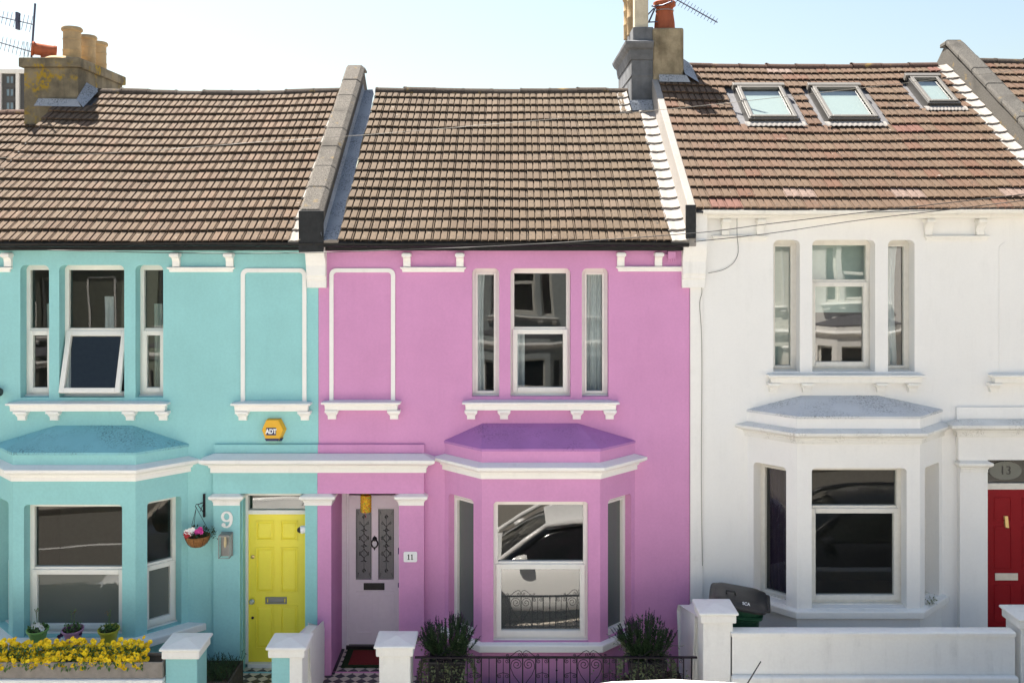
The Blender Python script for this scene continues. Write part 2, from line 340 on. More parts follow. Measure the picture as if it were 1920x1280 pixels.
# ------------------------------------------------------------------ window
def window(parent, F, u0, u1, v0, v1, d, vt=None, frame='upvc', g1='glass', g2='glass', t=.055, tt=.075, label=None, sash=True, tilt=0.0):
    e = .003; fm = M[frame]; mb = MB()
    mb.ring(F, u0-e, u1+e, v0-e, v1+e, t, d, d+.07, tt, .055)
    if vt: mb.fbox(F, u0+t, u1-t, vt-.02, vt+.02, d+.002, d+.068)
    mb.fbox(F, u0-e, u1+e, v0-.03, v0+.012, d-.05, d-.004)          # weather bar under the frame
    wn_ = mb.build('window', fm, parent, bevel=.005)
    if label: wn_['label'] = label
    def pane(a, b, c, dd, g, FF=F):
        q = MB().add([fpt(FF, a[0], b, c), fpt(FF, a[1], b, c), fpt(FF, a[1], dd, c), fpt(FF, a[0], dd, c)], [(0, 1, 2, 3)])
        q.build('pane', M[g], wn_)
    if not vt:
        if sash: MB().ring(F, u0+t-.012, u1-t+.012, v0+.03, v1-tt+.015, .03, d-.012, d+.05).build('casement', fm, wn_, bevel=.004)
        pane((u0+t-.01, u1-t+.01), v0+.03, d+.035, v1-tt+.01, g1); return wn_
    pane((u0+t-.01, u1-t+.01), vt+.01, d+.035, v1-tt+.01, g1)
    FF = F
    if tilt:
        hinge = fpt(F, 0, vt-.02, d-.03); V2 = (F[2]*math.cos(tilt)+F[3]*math.sin(tilt)); N2 = (F[3]*math.cos(tilt)-F[2]*math.sin(tilt))
        FF = (hinge-V2*(vt-.02)-N2*(d-.03), F[1], V2, N2)
    c = MB().ring(FF, u0+t-.025, u1-t+.025, v0+.045, vt-.01, .066, d-.022, d+.045)
    c.build('casement', fm, wn_, bevel=.006)
    pane((u0+t+.03, u1-t-.03), v0+.09, d+.02, vt-.06, g2, FF)
    return wn_
def curtain(parent, F, u0, u1, v0, v1, d, mat, amp=.02, waves=5, gather=0.0):
    mb = MB(); n = waves*8; m = 8; vs = []
    for j in range(m+1):
        v = v0+(v1-v0)*j/m
        for i in range(n+1):
            x = i/n; g = 1-gather*math.sin(math.pi*min(1, (1-j/m)*1.2))*.5
            vs.append(fpt(F, u0+(u1-u0)*x*g, v, d+amp*math.sin(x*waves*6.283+.6*math.sin(j*.5))))
    mb.add(vs, [(j*(n+1)+i, j*(n+1)+i+1, (j+1)*(n+1)+i+1, (j+1)*(n+1)+i) for j in range(m) for i in range(n)])
    return mb.build('curtain', M[mat], parent, smooth=60)

CORN = [(-.02, 0), (.025, 0), (.025, .055), (.04, .062), (.045, .085), (.075, .10), (.085, .105), (.115, .125), (.12, .13), (.12, .165), (-.02, .215)]
def corn(z, h, out): # scaled copy of the cornice profile
    return [(o if o < 0 else o*out/.12, z+q*h/.215) for o, q in CORN]

def corbel(mb, x, zt, w=.17, proj=.12, h=.125):  # small bracket under a sill
    mb.box(x-w/2, x+w/2, -proj, .01, zt-.03, zt)
    F = (Vector((x-w*.31, 0, 0)), Vector((0, -1, 0)), Vector((0, 0, 1)), Vector((1, 0, 0)))
    mb.prism(F, [(-.01, zt-h), (proj*.45, zt-h), (proj*.5, zt-h*.62), (proj*.62, zt-h*.45), (proj*.88, zt-.03), (-.01, zt-.03)], 0, w*.62)
    for sx in (-1, 1):
        Fs = (Vector((x+sx*w*.31, 0, 0)), Vector((sx, 0, 0)), Vector((0, 0, 1)), Vector((0, 1, 0)))
        mb.prism(Fs, [(0, zt-.03), (w*.19, zt-.03), (w*.12, zt-.05), (.0, zt-.075)], -proj*.6, .01)
def sill(parent, x0, x1, zt, corb, mat, label=None, proj=.145):
    mb = MB()
    prof = [(-.02, zt-.115), (.10, zt-.115), (.105, zt-.04), (.12, zt-.035), (proj, zt-.03), (proj, zt-.005), (-.02, zt+.012)]
    a = .14
    mb.sweep([(x0+a, .02), (x0+a, 0), (x1-a, 0), (x1-a, .02)], prof)
    o = mb.build('window_sill', mat, parent, bevel=.006)
    for x in corb:
        c = MB(); corbel(c, x, zt-.116); c.build('corbel', mat, o, bevel=.004)
    return o
def eaves_bracket(parent, x0, x1, xs, zbar, ztop, mat):
    mb = MB()
    mb.sweep([(x0+.05, .02), (x0+.05, 0), (x1-.05, 0), (x1-.05, .02)], [(-.02, zbar-.065), (.03, zbar-.065), (.035, zbar-.03), (.055, zbar-.02), (.06, zbar), (-.02, zbar+.008)])
    o = mb.build('eaves_bracket', mat, parent, bevel=.005)
    for x in xs:
        c = MB(); F = (Vector((x-.048, 0, 0)), Vector((0, -1, 0)), Vector((0, 0, 1)), Vector((1, 0, 0)))
        pts = [(-.01, zbar+.008), (.045, zbar+.008), (.047, zbar+.08), (.065, zbar+.12), (.11, ztop-.06), (.125, ztop-.055), (.125, ztop), (-.01, ztop)]
        c.prism(F, pts, 0, .096); c.box(x-.06, x+.06, -.14, .01, ztop-.05, ztop-.012)
        c.build('corbel', mat, o, bevel=.005)
def blind_panel(parent, x0, x1, z0, z1, mat, t=.055, proud=.022, r=.09):
    mb = MB(); out = rr(x0, x1, z0, z1, r, 8); inn = rr(x0+t, x1-t, z0-.02, z1-t, r*.5, 8); n = len(out)
    a = [fpt(FM, u, v, -proud) for u, v in out]; b = [fpt(FM, u, v, -proud) for u, v in inn]
    a2 = [fpt(FM, u, v, .004) for u, v in out]; b2 = [fpt(FM, u, v, .004) for u, v in inn]
    fs = []
    for i in range(n):
        j = (i+1) % n
        if i == 0: continue
        fs += [(i, j, n+j, n+i), (i, j, 2*n+j, 2*n+i), (n+i, n+j, 3*n+j, 3*n+i)]
    mb.add(a+b+a2+b2, fs); return mb.build('blind_panel', mat, parent, smooth=50)

# ------------------------------------------------------------------ roof
def roof_fn(x0, x1, ey, ez, pitch, ln, sag=.0, seed=0):
    c, s_ = math.cos(pitch), math.sin(pitch)
    def f(x, s, h=0.0):
        q = (x-x0)/(x1-x0); dz = -sag*math.sin(math.pi*min(1, max(0, q)))*(.35+.65*s/ln)+.012*noise.noise((x*.9+seed, s*.8, seed))
        return Vector((x, ey+s*c-h*s_, ez+s*s_+h*c+dz))
    return f
PROF = [(0, -.008), (.005, -.006), (.009, .016), (.030, .018), (.084, .018), (.089, -.002), (.095, -.004), (.101, -.002), (.106, .016), (.127, .018), (.176, .018), (.180, -.004), (.186, -.004), (.189, .014), (.199, .014), (.203, -.008)]
def tiles(f, x0, x1, rows, gauge, skip, rnd, tw=.208):
    n = max(1, round((x1-x0)/tw)); sc = (x1-x0)/n/.208; mb = MB(); th = .040; m = len(PROF)
    for r_ in range(rows):
        for k in range(n):
            xa = x0+k*(x1-x0)/n; xm = xa+.1*sc; sm = (r_+.5)*gauge
            if any(a <= xm <= b and p <= sm <= q for a, b, p, q in skip): continue
            j = rnd.uniform(-.003, .003); ds = rnd.uniform(-.006, .006)-(.025 if rnd.random() < .008 else 0); tl = rnd.uniform(-.003, .003)
            lo, md, hi = [], [], []
            for (u, h) in PROF:
                x = xa+u*sc; s0 = r_*gauge+ds+tl*(u/.1-1); s1 = (r_+1)*gauge+.02
                hi_ = .0+h*.55
                lo.append(f(x, s0, th+h+j-.002)); md.append(f(x, s0+.012, th+h+j)); hi.append(f(x, s1, .006+h*.9+j*.5))
            bt = [f(xa+u*sc, r_*gauge+ds+.004, th+h-.018) for u, h in PROF]
            fs = []
            for i in range(m-1):
                fs += [(i, i+1, m+i+1, m+i), (m+i, m+i+1, 2*m+i+1, 2*m+i), (3*m+i, 3*m+i+1, i+1, i)]
            mb.add(lo+md+hi+bt, fs)
    return mb
def roof(parent, x0, x1, ey, ez, pitch, ln, rows, mat, skip=(), edge=None, sag=.03, seed=1, ridge='ridge', name='roof'):
    rnd = random.Random(seed); f = roof_fn(x0, x1, ey, ez, pitch, ln, sag, seed); gauge = ln/rows
    o = tiles(f, x0, x1, rows, gauge, skip, rnd).build(name, mat, parent)
    b = MB()                                                                 # felt under the tiles and the rear slope
    nx = 12
    for i in range(nx):
        xa, xb = x0+(x1-x0)*i/nx, x0+(x1-x0)*(i+1)/nx
        b.add([f(xa, -.02, -.03), f(xb, -.02, -.03), f(xb, ln+.05, -.03), f(xa, ln+.05, -.03)], [(0, 1, 2, 3)])
        p, q = f(xa, ln+.05, -.03), f(xb, ln+.05, -.03)
        b.add([p, q, q+Vector((0, 3.9, -2.7)), p+Vector((0, 3.9, -2.7))], [(0, 1, 2, 3)])
    b.build('roof_underlay', M['slate'], o)
    r = MB(); n = int((x1-x0)/.46)
    for i in range(n):
        xa = x0+(x1-x0)*i/n; xb = x0+(x1-x0)*(i+1)/n-.004; pts = []
        rad = .118+rnd.uniform(-.005, .006); dz = rnd.uniform(-.01, .01)
        vs = []
        for x, rr_ in ((xa, rad+.006), (xa+.03, rad+.006), (xa+.034, rad), (xb, rad-.004)):
            c = f(x, ln, 0)+Vector((0, .02, -.035+dz))
            for k in range(11):
                a = math.pi*(k/10)*1.36-.56; vs.append(c+Vector((0, -math.cos(a)*rr_, math.sin(a)*rr_)))
        r.add(vs, [(q*11+k, q*11+k+1, (q+1)*11+k+1, (q+1)*11+k) for q in range(3) for k in range(10)])
        if i % 3 == 1: r.lathe(f(xa, ln, 0)+Vector((0, .02, .07+dz)), [(.03, 0), (.025, .018), (.01, .024)], 8)
    r.build('ridge_tiles', M[ridge], o, smooth=40)
    return o, f, gauge
def edge_tiles(parent, f, xa, xb, s0, s1, gauge, seed, step=.0):  # white slurried tiles along a party wall
    rnd = random.Random(seed); mb = MB(); k = int(s0/gauge)
    while k*gauge < s1:
        sa = k*gauge-.015+rnd.uniform(-.01, .01); sb = (k+1)*gauge+.01; w1 = rnd.uniform(-.02, .02)
        pts = [xa+w1, xa+w1+.04, (xa+xb)/2, xb-.03, xb]; hh = [.038, .058, .05, .062, .075]
        vs = [f(x, sa, h) for x, h in zip(pts, hh)]+[f(x, sb, h-.028) for x, h in zip(pts, hh)]+[f(x, sa, .0) for x in pts]+[f(xa+w1, sb, 0)]
        n = 5; fs = []
        for i in range(n-1): fs += [(i, i+1, n+i+1, n+i), (2*n+i, 2*n+i+1, i+1, i)]
        fs += [(0, n, 3*n, 2*n)]
        mb.add(vs, fs); k += 1
    return mb.build('mortar_edge', M['mortar'], parent)
def parapet(parent, x0, x1, f, ln, up, capmat, facemat, seed=3):
    """a party wall standing above both roofs, with coping stones"""
    core = MB(); cx0, cx1 = x0+.03, x1-.03
    top = f((x0+x1)/2, ln, 0); low = f((x0+x1)/2, -.02, 0)
    c = .09
    core.hexa([(cx0, low.y, low.z-.02), (cx1, low.y, low.z-.02), (cx1, top.y+.1, top.z-.3), (cx0, top.y+.1, top.z-.3),
               (cx0, low.y, low.z+up-c), (cx1, low.y, low.z+up-c), (cx1, top.y+.1, top.z+up-c), (cx0, top.y+.1, top.z+up-c)])
    o = core.build('parapet', facemat, parent)
    cp = MB(); n = 8; rnd = random.Random(seed)
    L = top-low; cs = [(x0, up-c), (x0, up-.03), (x0+.035, up), (x1-.07, up), (x1, up-.055), (x1, up-c)]
    for i in range(n):
        a = low+L*(i/n); b = low+L*((i+1)/n-.0016); dz = rnd.uniform(-.006, .006)
        if i == 0: a = a+Vector((0, -.01, -.007))
        vs = [Vector((x, a.y, a.z+z+dz)) for x, z in cs]+[Vector((x, b.y, b.z+z+dz)) for x, z in cs]
        k = len(cs); cp.add(vs, [(j, (j+1) % k, k+(j+1) % k, k+j) for j in range(k)]+[tuple(reversed(range(k))), tuple(range(k, 2*k))])
    vs = [Vector((x, top.y, top.z+z)) for x, z in cs]+[Vector((x, top.y+.22, top.z+z-.02)) for x, z in cs]; k = len(cs)
    cp.add(vs, [(j, (j+1) % k, k+(j+1) % k, k+j) for j in range(k)]+[tuple(reversed(range(k))), tuple(range(k, 2*k))])
    cp.build('coping_stones', capmat, o, bevel=.012)
    end = MB().box(x0-.004, x1+.004, low.y-.035, low.y-.004, low.z-.12, low.z+up-.03); end.build('parapet_end', M['blackpaint'], o, bevel=.01)
    rear = MB().hexa([(cx0, top.y+.1, top.z-.3), (cx1, top.y+.1, top.z-.3), (cx1, top.y+3.5, top.z-2.7), (cx0, top.y+3.5, top.z-2.7), (cx0, top.y+.1, top.z+up-c), (cx1, top.y+.1, top.z+up-c), (cx1, top.y+3.5, top.z-2.2), (cx0, top.y+3.5, top.z-2.2)])
    rear.build('parapet_rear', facemat, o)
    return o
def flashing(parent, f, xa, xb, s0, s1, h0=.05, h1=.16):
    mb = MB(); n = 14; vs = []; rnd = random.Random(5)
    for i in range(n+1):
        s = s0+(s1-s0)*i/n; j = rnd.uniform(-.012, .012)
        vs += [f(xa, s, h1+.06), f(xa+.015, s, h1-.06), f((xa+xb)/2+j, s, .04+rnd.uniform(0, .015)), f(xb+j, s, .046)]
    mb.add(vs, [(i*4+k, i*4+k+1, i*4+4+k+1, i*4+4+k) for i in range(n) for k in range(3)])
    return mb.build('flashing', M['lead'], parent, smooth=60)
def gutter(parent, x0, x1, y, z, r, mat, fascia=None, end=False):
    mb = MB(); n = 9; xs = [x0+(x1-x0)*i/6 for i in range(7)]; vs = []
    for i, x in enumerate(xs):
        dz = -.008*math.sin(i*1.1)
        for k in range(n):
            a = math.pi*k/(n-1); vs.append((x, y-math.cos(a)*r, z+dz-math.sin(a)*r*.9))
        for k in range(n-1, -1, -1):
            a = math.pi*k/(n-1); vs.append((x, y-math.cos(a)*(r-.008), z+dz-math.sin(a)*(r-.008)*.9))
    m = 2*n; mb.add(vs, [(i*m+k, i*m+(k+1) % m, (i+1)*m+(k+1) % m, (i+1)*m+k) for i in range(6) for k in range(m)]+[tuple(range(m)), tuple(range(6*m, 7*m))])
    x = x0+.5
    while x < x1-.1:                                                          # joint collars
        pts = [(x, y-math.cos(math.pi*k/12)*(r+.006), z-math.sin(math.pi*k/12)*(r+.006)*.9+.004) for k in range(13)]
        mb.add([(px-.02, py, pz) for px, py, pz in pts]+[(px+.02, py, pz) for px, py, pz in pts], [(k, k+1, 13+k+1, 13+k) for k in range(12)]); x += .95
    o = mb.build('gutter', mat, parent, smooth=50)
    if fascia: MB().box(x0, x1, fascia[0], fascia[1], fascia[2], fascia[3]).build('fascia', mat, o, bevel=.004)
    return o

PITCH = R(34.5); EY = -.20; RLN = 4.5; ROWS = 17; GA = RLN/ROWS
S2 = math.sqrt(.5)
# ------------------------------------------------------------------ one terraced house
def house(S):
    zb = S['zb']; root = thing('terraced_house', (S['x0'], 0, zb), S['label'], 'house', S.get('group'))
    wm, tm = M[S['wall']], M[S['trim']]; wz0, wz1 = S['wz']; bl, br, b = S['bay']; bz = S['bz']
    # main wall with its openings
    holes = [rr(u0, u1, wz0, wz1, .07) for u0, u1 in S['lights']]; dep = [S['rev']]*3
    holes.append([(bl+.03, zb+.03), (br-.03, zb+.03), (br-.03, bz['up']-.05), (bl+.03, bz['up']-.05)]); dep.append(0)
    du0, du1, dzt = S['door'][:3]
    holes.append([(du0-.02, zb+.03), (du1+.02, zb+.03), (du1+.02, dzt+.02), (du0-.02, dzt+.02)]); dep.append(0)
    w = MB(); w.panel(FM, [(S['x0'], zb-.4), (S['x1'], zb-.4), (S['x1'], S['wtop']), (S['x0'], S['wtop'])], holes, dep)
    w.build('wall', wm, root)
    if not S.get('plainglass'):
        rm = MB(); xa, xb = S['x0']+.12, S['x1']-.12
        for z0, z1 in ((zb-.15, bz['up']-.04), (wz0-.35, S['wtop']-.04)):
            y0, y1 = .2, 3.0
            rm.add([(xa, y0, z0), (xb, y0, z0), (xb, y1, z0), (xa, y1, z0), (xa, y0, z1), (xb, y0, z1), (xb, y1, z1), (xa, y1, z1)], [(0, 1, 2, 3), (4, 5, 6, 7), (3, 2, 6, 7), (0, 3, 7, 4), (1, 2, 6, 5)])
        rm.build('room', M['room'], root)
    # upstairs windows
    G = S['glass']
    for k, (u0, u1) in enumerate(S['lights']):
        vt = S['vt'] if (k == 1 or S.get('sidetransom')) else None
        window(root, FM, u0, u1, wz0, wz1, S['rev'], vt, S['frame'], G[0], G[0] if k != 1 else G[1], tilt=S.get('tilt', 0) if k == 1 else 0,
               label='open top-hung casement' if (k == 1 and S.get('tilt')) else None)
    sill(root, *S['sill'], S['corb'], tm)
    # blind panel with its own sill
    p0, p1 = S['panel']; blind_panel(root, p0, p1, S['sill'][2]-.01, S['pz'], M[S.get('paneltrim', S['trim'])], S.get('pt', .055), S.get('pp', .022))
    sill(root, *S['psill'], S['pcorb'], tm)
    for e in S['eaves']: eaves_bracket(root, *e, tm)
    # bay
    pts = [(bl, 0), (bl+b, -b), (br-b, -b), (br, 0)]
    L = b/S2
    FS = [(Vector((bl, 0, 0)), Vector((S2, -S2, 0)), Vector((0, 0, 1)), Vector((S2, S2, 0))),
          (Vector((0, -b, 0)), Vector((1, 0, 0)), Vector((0, 0, 1)), Vector((0, 1, 0))),
          (Vector((br-b, -b, 0)), Vector((S2, S2, 0)), Vector((0, 0, 1)), Vector((-S2, S2, 0)))]
    rng = [(0, L), (bl+b, br-b), (0, L)]
    s0, s1 = S['bside']; op = [(L-s1, L-s0), S['bwin'], (s0, s1)]
    bay = MB()
    for F, (a, c), (u0, u1), z1 in zip(FS, rng, op, (bz['st'], bz['wt'], bz['st'])):
        bay.panel(F, [(a, zb-.3), (c, zb-.3), (c, bz['up']), (a, bz['up'])], [rr(u0, u1, bz['wb'], z1, .05)], [S['brev']])
    bo = bay.build('bay', wm, root)
    for k, (F, (u0, u1), z1) in enumerate(zip(FS, op, (bz['st'], bz['wt'], bz['st']))):
        vt = S['bvt'] if (k == 1 or S.get('sidetransom')) else None
        gg = S['bglass']; window(root, F, u0, u1, bz['wb'], z1, S['brev'], vt, S['frame'], gg[0] if k == 1 else gg[2], gg[1] if k == 1 else gg[3], t=.06 if k == 1 else .05, tt=.07)
    rf = MB(); zr, zu = bz['ridge'], bz['up']; ax, bx = S['bridge']
    A = [(bl, 0, zu), (bl+b, -b, zu), (br-b, -b, zu), (br, 0, zu)]; ov = .012
    A = [(bl-ov, 0, zu), (bl+b-ov*.4, -b-ov, zu), (br-b+ov*.4, -b-ov, zu), (br+ov, 0, zu)]
    lo = [(p[0], p[1], p[2]-.03) for p in A]
    rf.add(A+[(ax, .0, zr), (bx, .0, zr)]+lo, [(0, 1, 4), (1, 2, 5, 4), (2, 3, 5), (0, 1, 7, 6), (1, 2, 8, 7), (2, 3, 9, 8)])
    rf.build('bay_roof', M[S['bayroof']], bo)
    cmat = M[S.get('cornice', S['trim'])]
    MB().sweep(pts, corn(bz['cb'], bz['ch'], .12), 'wall').build('bay_cornice', cmat, bo, bevel=.003)
    so = S.get('sillout', .07); zs = bz['sill']
    MB().sweep(pts, [(-.16, zs-.095), (so-.004, zs-.095), (so, zs-.088), (so, zs-.01), (so-.01, zs), (.0, zs+.014), (-.16, zs+.02)], 'wall').build('bay_sill', tm, bo, bevel=.012)
    # porch surround: entablature, pilasters, caps, string course
    P = S['porch']; ent = MB(); y = -.08
    ent.box(P['x0'], P['x1'], y, -.002, dzt, P['zs']+.05); ent.box(P['x0'], P['x1'], -.045, -.003, P['zs']+.05, P['ztop'])
    ent.box(P['x0'], P['x1'], -.002, P['rec']+.1, dzt+.002, dzt+.12)
    for (a, c) in P['pil']: ent.box(a, c, y+.0015, P['rec']+.12, zb-.3, dzt+.001)
    po = ent.build('porch_surround', wm, root)
    st = MB(); st.sweep(P['string'], corn(P['zs'], P['hs'], .15)); st.build('string_course', cmat, po, bevel=.003)
    for (a, c) in P['caps']:
        MB().sweep([(a, .2), (a, y), (c, y), (c, .2)], corn(P['zc'], P['hc'], .065)).build('pilaster_cap', tm, po, bevel=.003)
    return root, FS, op

# ------------------------------------------------------------------ the street: ground, road, pavements
def slope(x): return .055*max(-30, min(30, x))
def sheet(name, x0, x1, y0, y1, dz, mat, n=24):
    mb = MB(); vs = []
    for i in range(n+1):
        x = x0+(x1-x0)*i/n; vs += [(x, y0, slope(x)+dz), (x, y1, slope(x)+dz)]
    mb.add(vs, [(2*i, 2*i+2, 2*i+3, 2*i+1) for i in range(n)])
    return tag(mb.build(name, mat), kind='structure')
sheet('ground', -400, 400, -400, 400, -.42, M['paving'], 80)
sheet('road', -60, 60, -11.6, -3.15, -.12, M['asphalt'])
sheet('pavement', -60, 60, -3.15, -1.45, .0, M['paving'])
sheet('pavement', -60, 60, -13.4, -11.6, .0, M['paving'])
mb = MB()
for i in range(-6, 6):
    a, b = i*6.0+1, i*6.0+5; mb.add([(a, -8.7, slope(a)-.116), (b, -8.7, slope(b)-.116), (b, -8.58, slope(b)-.116), (a, -8.58, slope(a)-.116)], [(0, 1, 2, 3)])
tag(mb.build('road_marking', M['trim']), kind='structure')
for nm, yk in (('kerb', -3.15), ('kerb', -11.6)):
    mb = MB(); s_ = -1 if yk > -5 else 1
    for i in range(60):
        x0 = -30+i; mb.add([(x0, yk, slope(x0)-.2), (x0+.99, yk, slope(x0+.99)-.2), (x0+.99, yk, slope(x0+.99)+.004), (x0, yk, slope(x0)+.004),
                            (x0, yk+s_*.12, slope(x0)-.2), (x0+.99, yk+s_*.12, slope(x0+.99)-.2), (x0+.99, yk+s_*.12, slope(x0+.99)+.004), (x0, yk+s_*.12, slope(x0)+.004)], [(3, 2, 6, 7), (4, 5, 6, 7), (0, 4, 7, 3), (1, 2, 6, 5)])
    tag(mb.build(nm, M['coping']), kind='structure')

# ------------------------------------------------------------------ the three houses in view
XP = lambda p: X(p, -.08)
XS = lambda *a: [X(p, -.1) for p in a]
PARTY = X(597)
S9 = dict(label='turquoise rendered terraced house with a yellow front door and white trim', group='painted terraced houses along the street', zb=.2, x0=-7.51, x1=PARTY, wtop=5.90, wall='teal', trim='trim', frame='upvc',
    lights=[(X(38), X(92)), (X(111), X(233)), (X(254), X(306))], wz=(3.895, Z(497)), rev=.17, vt=Z(620), sidetransom=True, tilt=R(17), glass=('glass', 'glass'),
    sill=(X(20), X(319), Z(756, -.145)), corb=XS(37, 98, 241, 303), panel=(X(452), X(575)), pz=Z(503), psill=(X(438), X(585), Z(756, -.145)), pcorb=XS(453, 570),
    eaves=[(X(-78), X(23), XS(-60, 10), Z(501, -.05), Z(474)), (X(316), X(440), XS(327, 428), Z(501, -.05), Z(474))],
    bay=(-6.882, -4.284, .51), bz=dict(up=3.27, ridge=Z(797), cb=2.905, ch=.215, sill=.88, wb=.90, wt=2.60, st=2.60), bside=(.155, .625), bwin=(X(45, -.51), X(229, -.51)), brev=.16, bvt=1.73, bridge=(-6.05, -5.033), bayroof='tealroof', sillout=.17,
    bglass=('glass', 'film', 'glass', 'film'), door=(XP(455), XP(572), Z(925, -.08)),
    porch=dict(x0=XP(400), x1=PARTY, rec=.25, zs=2.914, hs=.247, ztop=Z(832), pil=[(XP(400), XP(450)), (XP(572), PARTY)], caps=[(XP(402), XP(448))], string=[(XP(400), .01), (XP(400), -.08), (PARTY, -.08)], zc=2.474, hc=.165))
S11 = dict(label='pink rendered terraced house with a bay window and white trim', group='painted terraced houses along the street', zb=.2, x0=PARTY+.002, x1=X(1293), wtop=5.90, wall='pink', trim='trim', frame='upvc',
    lights=[(X(885), X(936)), (X(957), X(1070)), (X(1091), X(1141))], wz=(3.905, Z(503)), rev=.13, vt=Z(617), glass=('glass', 'glass'),
    sill=(X(868), X(1159), Z(754, -.145)), corb=XS(883, 945, 1082, 1144), panel=(X(618), X(741)), pz=Z(503), psill=(X(606), X(752), Z(754, -.145)), pcorb=XS(621, 738),
    eaves=[(X(752), X(873), XS(762, 862), Z(501, -.05), Z(474)), (X(1156), X(1283), XS(1165, 1236), Z(500, -.05), Z(473))],
    bay=(X(834), X(1190), .51), bz=dict(up=3.318, ridge=Z(793), cb=2.935, ch=.215, sill=.82, wb=.84, wt=2.64, st=2.63), bside=(.157, .645), bwin=(X(925, -.51), X(1103, -.51)), brev=.10, bvt=1.82, bridge=(X(905), X(1083)), bayroof='pinkroof',
    bglass=('glassw', 'filmd', 'film', 'film'), door=(XP(621), XP(748), Z(925, -.08)),
    porch=dict(x0=PARTY+.002, x1=XP(795), rec=.8, zs=2.914, hs=.247, ztop=Z(832), pil=[(PARTY+.002, XP(621)), (XP(748), XP(795))], caps=[(XP(572), XP(620)), (XP(749), XP(793))], string=[(PARTY+.001, -.08), (XP(795), -.08), (XP(795), .01)], zc=2.474, hc=.165))
S13 = dict(label='white rendered terraced house with a red front door and three skylights', group='painted terraced houses along the street', zb=.55, x0=X(1318), x1=7.77, wtop=6.37, wall='white', trim='trimold', frame='upvcold', cornice='whitecorn',
    lights=[(X(1450), X(1500)), (X(1523), X(1641)), (X(1665), X(1715))], wz=(4.24, Z(450)), rev=.19, vt=Z(528), glass=('glassw', 'glassw'),
    sill=(X(1437), X(1728), Z(703, -.145)), corb=XS(1453, 1515, 1655, 1714), panel=(X(1873), 7.44), pz=Z(455), pt=.03, pp=.008, paneltrim='white', psill=(X(1853), 7.60, Z(703, -.145)), pcorb=XS(1868, 1992),
    eaves=[(X(1335), X(1438), XS(1362, 1428), Z(442, -.05), Z(410)), (X(1733), X(1852), XS(1745, 1842), Z(442, -.05), Z(410))],
    bay=(3.201, 5.805, .51), bz=dict(up=3.735, ridge=Z(741), cb=3.385, ch=.20, sill=1.25, wb=1.27, wt=3.07, st=3.05), bside=(.151, .628), bwin=(X(1522, -.51), X(1700, -.51)), brev=.18, bvt=2.52, bridge=(3.926, 4.94), bayroof='whiteroof',
    bglass=('glass', 'glass', 'glass', 'glass'), door=(XP(1852), 7.30, Z(862, -.08)),
    porch=dict(x0=XP(1797), x1=7.46, rec=.22, zs=3.389, hs=.225, ztop=Z(762), pil=[(XP(1800), XP(1852)), (7.30, 7.44)], caps=[(XP(1803), XP(1850))], string=[(XP(1797), .01), (XP(1797), -.08), (7.6, -.08)], zc=2.915, hc=.165))
h9, FS9, op9 = house(S9); h11, FS11, op11 = house(S11); h13, FS13, op13 = house(S13)

# curtains and blinds behind the glass
def inside(h, u0, u1, z0, z1, d, mat, **k): return curtain(h, FM, u0, u1, z0, z1, d, mat, **k)
inside(h11, X(888), X(908), 3.9, 5.6, .36, 'curtain', waves=2, gather=.3); inside(h11, X(1105), X(1142), 3.9, 5.6, .34, 'curtain', waves=4)
inside(h11, X(955), X(985), 3.9, 4.8, .5, 'curtain', waves=2)
inside(h13, X(1448), X(1502), 4.2, 6.0, .40, 'net', amp=.004, waves=2); inside(h13, X(1520), X(1645), 5.0, 6.0, .42, 'net', amp=.004, waves=3); inside(h13, X(1662), X(1702), 4.2, 6.0, .36, 'curtain', waves=4, gather=.25)
inside(h9, X(60), X(98), 4.3, 5.12, .42, 'net', waves=3); inside(h9, X(268), X(284), 3.9, 5.12, .42, 'net', waves=2); inside(h9, X(290), X(312), 3.9, 5.15, .40, 'curtain', waves=2); inside(h9, X(150), X(168), 4.7, 5.2, .8, 'curtain', waves=1); inside(h9, X(205), X(222), 4.7, 5.2, .8, 'curtain', waves=1)
curtain(h13, FS13[0], .15, .50, 1.3, 3.05, .32, 'curtaindark', waves=4)
# roofs, ridges, gutters, party walls
r9, f9, g9 = roof(h9, -7.51, -2.86, EY, 5.965, PITCH, RLN, ROWS, M['tileL'], [(-8.2, -6.98, 4.03, 6)], sag=.05, seed=11)
edge_tiles(r9, f9, -2.90, -2.73, 0, RLN, g9, 3)
gutter(h9, -7.6, -2.56, -.205, 5.962, .058, M['blackmetal'], (-.12, -.003, 5.862, 5.962))
r11, f11, g11 = roof(h11, -2.25, 2.16, EY, 5.965, PITCH, RLN, ROWS, M['tileA'], [(1.93, 3, 3.75, 6)], sag=.02, seed=23)
parapet(h11, -2.75, -2.43, f11, RLN, .46, M['coping'], M['copingdark'])
flashing(r11, f11, -2.455, -2.25, 0, RLN, h1=.09)
edge_tiles(r11, f11, 2.13, 2.37, 0, 3.75, g11, 8); edge_tiles(r11, f11, 1.82, 2.0, 3.72, RLN, g11, 9)
gutter(h11, -2.53, X(1291, -.2), -.205, 5.962, .058, M['blackmetal'], (-.12, -.003, 5.858, 5.962))
sk = [(3.63, 4.44, 2.40, 3.57), (4.84, 5.67, 2.40, 3.57), (6.53, 7.09, 2.92, 3.93)]
TW = 4.81/23; NEWT = [(6, 2, 1, 'newtile'), (13, 2, 1, 'newtile'), (20, 2, 1, 'newtile'), (1, 2, 0, 'redtile'), (16, 2, 8, 'redtile'), (22, 1, 16, 'redtile'), (9, 2, 16, 'newtile')]
